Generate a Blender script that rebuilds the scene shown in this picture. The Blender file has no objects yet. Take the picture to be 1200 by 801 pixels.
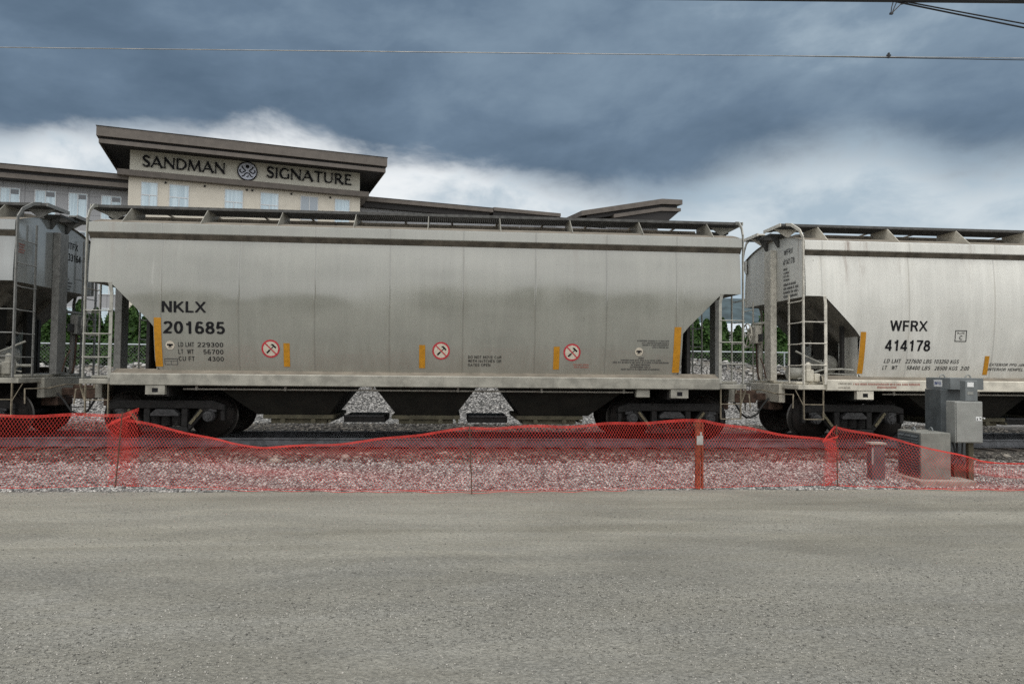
import bpy, math, random
import numpy as np
from mathutils import Vector, Matrix

random.seed(7)
rng = np.random.default_rng(7)
S = bpy.context.scene
COL = S.collection
R = math.radians

# ------------------------------------------------------------------ camera
cam_d = bpy.data.cameras.new('camera')
cam_d.sensor_width = 36.0
cam_d.lens = 36.0 * 850.0 / 1200.0
cam_d.clip_start = 0.05
cam_d.clip_end = 12000
cam = bpy.data.objects.new('camera', cam_d)
COL.objects.link(cam)
cam.location = (0, 0, 1.9)
_p, _r = R(2.02), R(0.6)
_F = Vector((0, math.cos(_p), math.sin(_p)))
_R0 = Vector((1, 0, 0))
_U0 = _R0.cross(_F)
_Rt = _R0 * math.cos(_r) + _U0 * math.sin(_r)
_U = _Rt.cross(_F)
cam.matrix_world = Matrix(((_Rt.x, _U.x, -_F.x, 0), (_Rt.y, _U.y, -_F.y, 0), (_Rt.z, _U.z, -_F.z, 1.9), (0, 0, 0, 1)))
S.camera = cam

# ------------------------------------------------------------------ exposure
S.view_settings.view_transform = 'Standard'
S.view_settings.look = 'None'
S.view_settings.exposure = 0.0
S.view_settings.gamma = 1.0
S.view_settings.use_curve_mapping = False
S.cycles.use_denoising = False
S.cycles.max_bounces = 6
S.cycles.diffuse_bounces = 3
S.cycles.glossy_bounces = 3
S.cycles.transparent_max_bounces = 8

# ------------------------------------------------------------------ node helper
class NT:
    def __init__(self, tree):
        self.t = tree
        self.n = tree.nodes
        self.l = tree.links

    def add(self, kind, **kw):
        nd = self.n.new(kind)
        for k, v in kw.items():
            setattr(nd, k, v)
        return nd

    def put(self, sock, v):
        if hasattr(v, 'is_output'):
            self.l.new(v, sock)
        elif isinstance(v, (tuple, list)):
            if len(sock.default_value) == 4 and len(v) == 3:
                v = tuple(v) + (1,)
            sock.default_value = v
        else:
            sock.default_value = v

    def math(self, op, a, b=None, c=None, clamp=False):
        nd = self.add('ShaderNodeMath', operation=op)
        nd.use_clamp = clamp
        self.put(nd.inputs[0], a)
        if b is not None:
            self.put(nd.inputs[1], b)
        if c is not None:
            self.put(nd.inputs[2], c)
        return nd.outputs[0]

    def step(self, x, a, b, lo=0.0, hi=1.0):
        nd = self.add('ShaderNodeMapRange', interpolation_type='SMOOTHSTEP')
        self.put(nd.inputs[0], x)
        self.put(nd.inputs[1], a)
        self.put(nd.inputs[2], b)
        self.put(nd.inputs[3], lo)
        self.put(nd.inputs[4], hi)
        return nd.outputs[0]

    def mix(self, f, a, b, mode='MIX'):
        nd = self.add('ShaderNodeMix', data_type='RGBA', blend_type=mode)
        self.put(nd.inputs[0], f)
        self.put(nd.inputs[6], a)
        self.put(nd.inputs[7], b)
        return nd.outputs[2]

    def coord(self, which='Object'):
        return self.add('ShaderNodeTexCoord').outputs[which]

    def sep(self, v):
        nd = self.add('ShaderNodeSeparateXYZ')
        self.put(nd.inputs[0], v)
        return nd.outputs

    def comb(self, x, y, z):
        nd = self.add('ShaderNodeCombineXYZ')
        for s, v in zip(nd.inputs, (x, y, z)):
            self.put(s, v)
        return nd.outputs[0]

    def scale(self, v, s):
        nd = self.add('ShaderNodeVectorMath', operation='MULTIPLY')
        self.put(nd.inputs[0], v)
        self.put(nd.inputs[1], s)
        return nd.outputs[0]

    def noise(self, v, scale=1.0, detail=4.0, rough=0.55, dist=0.0):
        nd = self.add('ShaderNodeTexNoise')
        if v is not None:
            self.put(nd.inputs['Vector'], v)
        nd.inputs['Scale'].default_value = scale
        nd.inputs['Detail'].default_value = detail
        nd.inputs['Roughness'].default_value = rough
        nd.inputs['Distortion'].default_value = dist
        return nd.outputs[0]

    def vor(self, v, scale, out='Color', feature='F1'):
        nd = self.add('ShaderNodeTexVoronoi', feature=feature)
        self.put(nd.inputs['Vector'], v)
        nd.inputs['Scale'].default_value = scale
        return nd.outputs[out]

    def ramp(self, f, stops, interp='LINEAR'):
        nd = self.add('ShaderNodeValToRGB')
        cr = nd.color_ramp
        cr.interpolation = interp
        while len(cr.elements) < len(stops):
            cr.elements.new(0.5)
        for e, (p, c) in zip(cr.elements, stops):
            e.position = p
            e.color = (c, c, c, 1) if isinstance(c, (int, float)) else tuple(c) + (1,)
        self.put(nd.inputs[0], f)
        return nd.outputs[0]

    def bump(self, h, strength=0.3, dist=0.02):
        nd = self.add('ShaderNodeBump')
        nd.inputs['Strength'].default_value = strength
        nd.inputs['Distance'].default_value = dist
        self.put(nd.inputs['Height'], h)
        return nd.outputs[0]


# ------------------------------------------------------------------ sky
SUN_EL, SUN_AZ = 66.0, 185.0     # degrees; azimuth clockwise from +Y (behind the camera, a little left)
world = bpy.data.worlds.new('World')
S.world = world
world.use_nodes = True
w = NT(world.node_tree)
w.n.clear()
d = w.coord('Generated')
dx, dy, dz = w.sep(d)
az = w.math('ARCTAN2', dx, dy)                    # radians, 0 straight ahead, right positive
el = w.math('ARCSINE', dz)
sky = w.add('ShaderNodeTexSky', sky_type='NISHITA', sun_disc=False)
sky.sun_elevation = R(SUN_EL)
sky.sun_rotation = R(SUN_AZ)
# cloud deck: direction projected on a flat layer
zz = w.math('ADD', w.math('MAXIMUM', dz, 0.0), 0.16)
px = w.math('DIVIDE', dx, zz)
py = w.math('DIVIDE', dy, zz)
pv = w.comb(px, py, 0.0)
n_big = w.noise(w.scale(pv, (0.8, 1.5, 1)), 0.62, 5, 0.5, 0.2)
n_mid = w.noise(w.comb(w.math('MULTIPLY', az, 2.4), w.math('MULTIPLY', el, 5.5), 1.0), 1.5, 6, 0.55, 0.3)
n_fine = w.noise(w.comb(w.math('MULTIPLY', az, 5.0), w.math('MULTIPLY', el, 9.0), 3.0), 1.5, 7, 0.58, 0.25)
# elevation (rad) of the ragged base of the dark deck, as a function of azimuth
def elev(y, x):
    return math.atan((430.5 + (x - 600) * 0.0105 - y) / math.hypot(850, x - 600)) + 0.0
pts = [(-300, 165), (0, 172), (60, 160), (120, 165), (180, 163), (230, 156), (300, 143), (350, 152), (400, 172),
       (440, 188), (490, 188), (540, 198), (610, 213), (700, 224), (790, 230), (850, 206), (900, 186), (960, 173),
       (1020, 170), (1090, 186), (1140, 197), (1200, 190), (1500, 175)]
fc = w.add('ShaderNodeFloatCurve')
cv = fc.mapping.curves[0]
AZ0, AZ1 = -1.0, 1.0
cp = []
for x, y in pts:
    a = math.atan((x - 600) / 850.0)
    cp.append(((a - AZ0) / (AZ1 - AZ0), elev(y, x) / 0.6))
while len(cv.points) < len(cp):
    cv.points.new(0.5, 0.5)
for q, c in zip(cv.points, cp):
    q.location = c
fc.mapping.update()
w.put(fc.inputs['Value'], w.math('DIVIDE', w.math('SUBTRACT', az, AZ0), AZ1 - AZ0))
base = w.math('MULTIPLY', fc.outputs[0], 0.6)
edge = w.math('SUBTRACT', el, base)
edge = w.math('ADD', edge, w.math('MULTIPLY', w.math('SUBTRACT', n_fine, 0.5), 0.10))
soft = w.step(az, -0.05, 0.22, 1.0, 1.6)
deck = w.step(edge, w.math('MULTIPLY', soft, -0.020), w.math('MULTIPLY', soft, 0.030))                # 1 in the dark deck, 0 in the bright gap under it
under = w.step(edge, 0.12, 0.0)                  # heavier grey just above the base
n_lay = w.noise(w.comb(w.math('MULTIPLY', az, 4.5), w.math('ADD', w.math('MULTIPLY', el, 8.5), w.math('MULTIPLY', az, -1.0)), 7.0), 1.7, 8, 0.58, 0.2)
tone = w.math('ADD', w.math('ADD', w.math('MULTIPLY', n_big, 0.22), w.math('MULTIPLY', n_mid, 0.40)), w.math('MULTIPLY', n_lay, 0.38))
tone = w.step(tone, 0.29, 0.72)
hi_r = w.step(az, 0.0, 0.45)                      # thinner cloud high on the right
thin = w.math('MULTIPLY', hi_r, w.step(el, 0.26, 0.42))
tone = w.math('ADD', w.math('MULTIPLY', tone, 0.72), w.math('MULTIPLY', thin, 0.42))
tone = w.math('SUBTRACT', tone, w.math('MULTIPLY', under, 0.22), clamp=True)
dark = w.ramp(tone, [(0.0, (0.101, 0.153, 0.219)), (0.35, (0.150, 0.216, 0.298)), (0.7, (0.228, 0.310, 0.398)), (1.0, (0.39, 0.485, 0.565))])
lefty = w.step(az, 0.25, -0.12)
wisps = w.step(w.math('ADD', n_fine, w.math('MULTIPLY', lefty, 0.16)), 0.34, 0.72)
bright = w.mix(wisps, (0.42, 0.525, 0.61), w.mix(lefty, (0.66, 0.735, 0.78), (0.90, 0.93, 0.945)))
cloud = w.mix(deck, bright, dark)
# the rest of the overcast, overhead and behind the viewer, is thinner and paler
rear = w.step(dy, 0.25, -0.45)
over = w.step(dz, 0.55, 0.95)
pale_f = w.math('MAXIMUM', rear, over)
n_rear = w.noise(pv, 0.5, 5, 0.55)
pale = w.mix(w.step(n_rear, 0.3, 0.7), (0.72, 0.74, 0.76), (1.75, 1.75, 1.72))
cloud = w.mix(pale_f, cloud, pale)
low = w.step(dz, -0.02, 0.01)
cloud = w.mix(low, (0.16, 0.16, 0.15), cloud)
bg1 = w.add('ShaderNodeBackground')
w.put(bg1.inputs[0], sky.outputs[0])
bg1.inputs[1].default_value = 0.06
bg2 = w.add('ShaderNodeBackground')
w.put(bg2.inputs[0], cloud)
bg2.inputs[1].default_value = 1.0
mx = w.add('ShaderNodeMixShader')
mx.inputs[0].default_value = 0.94
w.l.new(bg1.outputs[0], mx.inputs[1])
w.l.new(bg2.outputs[0], mx.inputs[2])
wo = w.add('ShaderNodeOutputWorld')
w.l.new(mx.outputs[0], wo.inputs[0])

# ------------------------------------------------------------------ sun (veiled by cloud)
sd = bpy.data.lights.new('sun', 'SUN')
sd.energy = 1.2
sd.angle = R(25)
sd.color = (1.0, 0.96, 0.89)
sun = bpy.data.objects.new('sun', sd)
COL.objects.link(sun)
_sv = Vector((math.sin(R(SUN_AZ)) * math.cos(R(SUN_EL)), math.cos(R(SUN_AZ)) * math.cos(R(SUN_EL)), math.sin(R(SUN_EL))))
sun.rotation_euler = _sv.to_track_quat('Z', 'Y').to_euler()

# ------------------------------------------------------------------ mesh builder
class MB:
    def __init__(self):
        self.v, self.f, self.mi = [], [], []

    def face(self, pts, mi=0):
        b = len(self.v)
        self.v.extend(tuple(p) for p in pts)
        self.f.append(tuple(range(b, b + len(pts))))
        self.mi.append(mi)

    def add(self, verts, faces, mi=0):
        b = len(self.v)
        self.v.extend(tuple(p) for p in verts)
        for f in faces:
            self.f.append(tuple(i + b for i in f))
            self.mi.append(mi)

    def box(self, x0, x1, y0, y1, z0, z1, mi=0):
        x0, x1 = sorted((x0, x1)); y0, y1 = sorted((y0, y1)); z0, z1 = sorted((z0, z1))
        vs = [(x, y, z) for z in (z0, z1) for y in (y0, y1) for x in (x0, x1)]
        self.add(vs, [(0, 2, 3, 1), (4, 5, 7, 6), (0, 1, 5, 4), (2, 6, 7, 3), (0, 4, 6, 2), (1, 3, 7, 5)], mi)
        return self

    def beam(self, p, q, wd, ht, mi=0, up=(0, 0, 1)):
        p, q = Vector(p), Vector(q)
        d = (q - p).normalized()
        u = Vector(up)
        if abs(d.dot(u)) > 0.98:
            u = Vector((0, 1, 0))
        s = d.cross(u).normalized() * wd / 2
        t = s.cross(d).normalized() * ht / 2
        vs = [p - s - t, p + s - t, p + s + t, p - s + t, q - s - t, q + s - t, q + s + t, q - s + t]
        self.add(vs, [(0, 1, 2, 3), (7, 6, 5, 4), (0, 4, 5, 1), (1, 5, 6, 2), (2, 6, 7, 3), (3, 7, 4, 0)], mi)
        return self

    def tube(self, pts, r, n=8, mi=0, cap=True):
        pts = [Vector(p) for p in pts]
        rings = []
        prev = None
        for i, p in enumerate(pts):
            a = pts[max(i - 1, 0)]
            b = pts[min(i + 1, len(pts) - 1)]
            d = (b - a).normalized()
            if prev is None:
                u = Vector((0, 0, 1)) if abs(d.z) < 0.9 else Vector((1, 0, 0))
            else:
                u = prev
            s = d.cross(u).normalized()
            t = s.cross(d).normalized()
            prev = t
            rr = r[i] if isinstance(r, (list, tuple)) else r
            rings.append([p + s * rr * math.cos(2 * math.pi * k / n) + t * rr * math.sin(2 * math.pi * k / n) for k in range(n)])
        b = len(self.v)
        for rg in rings:
            self.v.extend(tuple(x) for x in rg)
        for i in range(len(rings) - 1):
            for k in range(n):
                self.f.append((b + i * n + k, b + i * n + (k + 1) % n, b + (i + 1) * n + (k + 1) % n, b + (i + 1) * n + k))
                self.mi.append(mi)
        if cap:
            self.f.append(tuple(b + k for k in range(n))[::-1]); self.mi.append(mi)
            e = b + (len(rings) - 1) * n
            self.f.append(tuple(e + k for k in range(n))); self.mi.append(mi)
        return self

    def lathe(self, prof, c, axis='y', n=32, mi=0):
        # prof: (radius, distance along axis)
        b = len(self.v)
        for r, h in prof:
            for k in range(n):
                a = 2 * math.pi * k / n
                ca, sa = r * math.cos(a), r * math.sin(a)
                p = {'y': (ca, h, sa), 'z': (ca, sa, h), 'x': (h, ca, sa)}[axis]
                self.v.append((p[0] + c[0], p[1] + c[1], p[2] + c[2]))
        for i in range(len(prof) - 1):
            for k in range(n):
                self.f.append((b + i * n + k, b + i * n + (k + 1) % n, b + (i + 1) * n + (k + 1) % n, b + (i + 1) * n + k))
                self.mi.append(mi)
        for i in (0, len(prof) - 1):
            if prof[i][0] > 1e-4:
                self.f.append(tuple(b + i * n + k for k in range(n))); self.mi.append(mi)
        return self

    def prism(self, poly, a, b, plane='xz', mi=0):
        # polygon in a plane, extruded from a to b along the third axis
        def P(p, h):
            return {'xz': (p[0], h, p[1]), 'yz': (h, p[0], p[1]), 'xy': (p[0], p[1], h)}[plane]
        n = len(poly)
        vs = [P(p, a) for p in poly] + [P(p, b) for p in poly]
        fs = [tuple(range(n)), tuple(range(2 * n - 1, n - 1, -1))]
        for i in range(n):
            j = (i + 1) % n
            fs.append((i, n + i, n + j, j))
        self.add(vs, fs, mi)
        return self

    def grid(self, rows, mi=0):
        n = len(rows[0])
        b = len(self.v)
        for r in rows:
            self.v.extend(tuple(p) for p in r)
        for i in range(len(rows) - 1):
            for k in range(n - 1):
                self.f.append((b + i * n + k, b + i * n + k + 1, b + (i + 1) * n + k + 1, b + (i + 1) * n + k))
                self.mi.append(mi)
        return self

    def build(self, name, mats, parent=None, smooth=False, bevel=0.0, solid=0.0, loc=None, rz=None, fix=True):
        me = bpy.data.meshes.new(name)
        me.from_pydata(self.v, [], self.f)
        if not isinstance(mats, (list, tuple)):
            mats = [mats]
        for m in mats:
            me.materials.append(m)
        if len(mats) > 1:
            me.polygons.foreach_set('material_index', self.mi)
        if fix:
            import bmesh
            bm = bmesh.new()
            bm.from_mesh(me)
            if smooth or solid:
                bmesh.ops.remove_doubles(bm, verts=bm.verts, dist=1e-5)
            bmesh.ops.recalc_face_normals(bm, faces=bm.faces)
            bm.to_mesh(me)
            bm.free()
        if smooth:
            me.polygons.foreach_set('use_smooth', [True] * len(me.polygons))
            try:
                me.set_sharp_from_angle(angle=R(35))
            except Exception:
                pass
        me.update()
        o = bpy.data.objects.new(name, me)
        COL.objects.link(o)
        if parent is not None:
            o.parent = parent
        if loc is not None:
            o.location = loc
        if rz is not None:
            o.rotation_euler = (0, 0, rz)
        if solid:
            md = o.modifiers.new('thickness', 'SOLIDIFY'); md.thickness = solid; md.offset = 0
        if bevel:
            md = o.modifiers.new('bevel', 'BEVEL'); md.width = bevel; md.segments = 2; md.limit_method = 'ANGLE'; md.angle_limit = R(40)
        return o


def empty(name, loc, rz=0.0):
    o = bpy.data.objects.new(name, None)
    o.empty_display_size = 0.2
    o.location = loc
    o.rotation_euler = (0, 0, rz)
    COL.objects.link(o)
    return o


def tag(o, label=None, cat=None, group=None, kind=None):
    if label: o['label'] = label
    if cat: o['category'] = cat
    if group: o['group'] = group
    if kind: o['kind'] = kind
    return o


# ------------------------------------------------------------------ materials
def simple(name, col, rough=0.6, metal=0.0, var=0.0, scale=8.0, bump=0.0, spec=0.5, bscale=None):
    m = bpy.data.materials.new(name)
    m.use_nodes = True
    t = NT(m.node_tree)
    bs = m.node_tree.nodes['Principled BSDF']
    bs.inputs['Roughness'].default_value = rough
    bs.inputs['Metallic'].default_value = metal
    bs.inputs['Specular IOR Level'].default_value = spec
    if var:
        n = t.noise(t.coord(), scale, 5, 0.6)
        f = t.step(n, 0.3, 0.7, 1 - var, 1 + var)
        c = t.mix(1.0, col, t.comb(f, f, f), 'MULTIPLY')
        t.put(bs.inputs['Base Color'], c)
    else:
        t.put(bs.inputs['Base Color'], tuple(col))
    if bump:
        n = t.noise(t.coord(), bscale or scale * 4, 4, 0.6)
        t.put(bs.inputs['Normal'], t.bump(n, bump, 0.02))
    return m


def car_paint(name, base, dirt, seam_step=1.45, seam_off=0.725, grime=0.5, rust=0.3, rough=0.10, ior=2.1, streak=0.10):
    m = bpy.data.materials.new(name)
    m.use_nodes = True
    t = NT(m.node_tree)
    bs = m.node_tree.nodes['Principled BSDF']
    co = t.coord()
    x, y, z = t.sep(co)
    blot = t.noise(t.scale(co, (1, 1, 1)), 0.7, 5, 0.6)
    st = t.noise(t.scale(co, (7, 7, 0.28)), 1.0, 5, 0.65)
    st2 = t.noise(t.scale(co, (26, 26, 0.9)), 1.0, 4, 0.6)
    fine = t.noise(co, 60, 3, 0.6)
    f = t.math('ADD', t.step(st, 0.32, 0.7, 1 - streak, 1 + streak * 0.4), t.step(st2, 0.3, 0.75, -streak * 0.3, streak * 0.2))
    f = t.math('MULTIPLY', f, t.step(blot, 0.3, 0.7, 0.9, 1.07))
    f = t.math('MULTIPLY', f, t.step(fine, 0.3, 0.7, 0.96, 1.04))
    c = t.mix(1.0, base, t.comb(f, f, f), 'MULTIPLY')
    # road grime towards the sill, thrown up unevenly
    gz = t.math('ADD', z, t.math('MULTIPLY', t.math('SUBTRACT', st, 0.5), 0.9))
    g = t.math('MULTIPLY', t.step(gz, 2.0, 1.1), grime)
    c = t.mix(g, c, dirt)
    # weld seams between the side sheets
    md = t.math('MODULO', t.math('ADD', x, 58 * seam_step + seam_off), seam_step)
    dseam = t.math('ABSOLUTE', t.math('SUBTRACT', md, seam_step * 0.5))
    dseam = t.math('SUBTRACT', seam_step * 0.5, dseam)
    line = t.step(dseam, 0.022, 0.004)
    halo = t.math('MULTIPLY', t.step(dseam, 0.14, 0.0), t.step(st2, 0.42, 0.7))
    c = t.mix(t.math('MULTIPLY', line, 0.42), c, tuple(k * 0.45 for k in base))
    c = t.mix(t.math('MULTIPLY', halo, 0.25), c, dirt)
    # rust runs below the eave
    rn = t.noise(t.scale(co, (3.2, 3.2, 0.1)), 1.0, 6, 0.7)
    rz = t.step(z, 3.0, 4.1)
    rr = t.math('MULTIPLY', t.math('MULTIPLY', t.step(rn, 0.56, 0.72), rz), rust)
    c = t.mix(rr, c, (0.16, 0.085, 0.05))
    # scattered chips
    ch = t.step(t.noise(t.scale(co, (14, 14, 7)), 1.0, 3, 0.5), 0.72, 0.75)
    c = t.mix(t.math('MULTIPLY', ch, 0.35), c, (0.07, 0.055, 0.045))
    t.put(bs.inputs['Base Color'], c)
    t.put(bs.inputs['Roughness'], t.step(t.math('ADD', blot, t.math('MULTIPLY', g, 0.6)), 0.35, 0.9, rough, rough + 0.2))
    bs.inputs['IOR'].default_value = ior
    hb = t.math('ADD', t.math('MULTIPLY', line, 1.0), t.math('MULTIPLY', t.noise(co, 1.1, 2, 0.5), 0.5))
    t.put(bs.inputs['Normal'], t.bump(hb, 0.3, 0.016))
    return m


M = {}
M['nklx'] = car_paint('grey_car_paint', (0.292, 0.293, 0.258), (0.18, 0.155, 0.115), grime=0.34, rust=0.25, streak=0.06)
M['wfrx'] = car_paint('pale_car_paint', (0.70, 0.695, 0.65), (0.42, 0.37, 0.28), seam_step=1.91, seam_off=4.64 - 1.91 * 2, grime=0.28, rust=0.7, streak=0.08, ior=1.6, rough=0.25)
M['itfx'] = car_paint('blue_grey_car_paint', (0.27, 0.285, 0.28), (0.13, 0.12, 0.10), grime=0.4, rust=0.2)
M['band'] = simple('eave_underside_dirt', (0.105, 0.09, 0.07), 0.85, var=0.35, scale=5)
M['roofdirt'] = simple('dusty_roof_paint', (0.20, 0.175, 0.14), 0.8, var=0.25, scale=3)
M['sill_g'] = simple('grey_sill_paint', (0.30, 0.29, 0.25), 0.45, var=0.25, scale=4, bump=0.1)
M['sill_w'] = simple('pale_sill_paint', (0.60, 0.565, 0.48), 0.45, var=0.2, scale=4, bump=0.1)
M['frame_g'] = simple('grey_ladder_paint', (0.33, 0.325, 0.29), 0.5, var=0.2, scale=10)
M['frame_i'] = simple('shaded_end_paint', (0.20, 0.20, 0.19), 0.5, var=0.2, scale=10)  # darker copy of the ladder paint: shade between the cars put into the colour
M['frame_w'] = simple('pale_ladder_paint', (0.60, 0.57, 0.50), 0.5, var=0.2, scale=10)
M['under'] = simple('shaded_hopper_bottom', (0.015, 0.0135, 0.010), 0.8, var=0.4, scale=3)  # shade below the car and in the end gaps put into the colour
M['slope'] = simple('dark_slope_sheet_paint', (0.15, 0.14, 0.12), 0.7, var=0.35, scale=2.5)  # darker tone than the side sheets, the same on every car
M['step'] = simple('dirty_step_steel', (0.21, 0.18, 0.13), 0.7, var=0.4, scale=8)
M['gate'] = simple('dusty_tan_steel', (0.10, 0.09, 0.058), 0.8, var=0.3, scale=6)
M['dark'] = simple('black_grimy_steel', (0.018, 0.017, 0.016), 0.7, var=0.4, scale=9)
M['bogie'] = simple('shaded_cast_steel', (0.014, 0.013, 0.0125), 0.75, var=0.5, scale=12, bump=0.2)  # darker than the steel itself: shadow under the car put into the colour
M['wheel'] = simple('rusty_wheel_steel', (0.020, 0.016, 0.014), 0.65, var=0.4, scale=10)
M['tread'] = simple('worn_tread_steel', (0.09, 0.085, 0.08), 0.4, metal=0.6, var=0.2)
M['cap'] = simple('bearing_cap_steel', (0.05, 0.05, 0.052), 0.6, var=0.4, scale=20)
M['yellow_worn'] = simple('worn_yellow_casting', (0.15, 0.13, 0.08), 0.7, var=0.6, scale=30)
M['galv'] = simple('galvanised_grating', (0.085, 0.085, 0.082), 0.6, metal=0.3, var=0.3, scale=9)
M['rust'] = simple('rusted_steel', (0.07, 0.042, 0.03), 0.85, var=0.5, scale=10)
M['black'] = simple('black_stencil_paint', (0.012, 0.012, 0.014), 0.7, var=0.3, scale=25, spec=0.15)
M['blackfade'] = simple('faded_stencil_paint', (0.07, 0.07, 0.07), 0.7, var=0.4, scale=40)
M['redfade'] = simple('faded_red_stencil', (0.36, 0.14, 0.11), 0.7, var=0.3, scale=40)
M['yellow'] = simple('yellow_reflective_sheeting', (0.50, 0.225, 0.008), 0.55, var=0.15, scale=14)
M['white'] = simple('white_decal', (0.62, 0.60, 0.56), 0.6, var=0.12, scale=20)
M['cream'] = simple('cream_decal', (0.62, 0.56, 0.46), 0.6, var=0.12, scale=20)
M['redpaint'] = simple('red_decal', (0.50, 0.035, 0.05), 0.6, var=0.15, scale=20)
M['rubber'] = simple('black_rubber', (0.02, 0.02, 0.02), 0.6)
M['pipe'] = simple('pale_air_pipe', (0.34, 0.32, 0.28), 0.5, var=0.2)
M['rail'] = simple('railway_rail_steel', (0.14, 0.145, 0.155), 0.55, metal=0.4, var=0.3, scale=6)
M['tie'] = simple('weathered_timber_tie', (0.06, 0.05, 0.042), 0.9, var=0.4, scale=5, bump=0.4)

# ------------------------------------------------------------------ track frame: u along the train, v away from the viewer, z from rail top
TH = R(4.8)
ORI = Vector((0, 16.05, 0.42))
UD = Vector((math.cos(TH), math.sin(TH), 0))
VD = Vector((-math.sin(TH), math.cos(TH), 0))


def T(u, v, z=0.0):
    """track u, v and height above the RAIL to world"""
    return ORI + UD * u + VD * v + Vector((0, 0, z))


def vnoise(x, y, seed=0):
    return (math.sin(x * 1.7 + y * 0.9 + seed) + math.sin(x * 0.63 - y * 1.3 + seed * 2.1) + math.sin(x * 3.1 + y * 2.3 + seed * 0.7) * 0.5) / 2.5


def smooth(a, b, x):
    t = min(max((x - a) / (b - a), 0), 1)
    return t * t * (3 - 2 * t)


def ground_z(u, v):
    """world height of the ground"""
    z = 0.0
    z += 0.02 * vnoise(u * 0.35, v * 0.5, 1) * smooth(-4.6, -6.5, v)
    edge = -4.75 + 0.12 * vnoise(u * 0.8, 0, 3)
    z += 0.21 * smooth(edge, -2.9, v)
    z += 0.03 * vnoise(u * 1.1, v * 1.6, 5) * smooth(-4.6, -3.6, v) * smooth(-1.7, -2.6, v)
    z -= 0.06 * smooth(-0.2, 0.2, v - 2.6) * smooth(40, 5, v)
    crest = 1.75 + 0.22 * vnoise(u * 0.30, 2.0, 4) + 0.30 * math.exp(-((u - 9.0) / 2.6) ** 2) - 0.10 * smooth(-8, -14, u)
    bank = smooth(8.6, 12.0, v + 0.35 * vnoise(u * 0.5, 1.0, 7))
    bank *= 1 - 0.45 * smooth(12.3, 14.5, v)
    rough = 0.10 * vnoise(u * 2.1, v * 2.4, 9) * smooth(10.6, 11.6, v) * smooth(16, 13, v)
    z += crest * bank + rough
    return z


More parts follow.
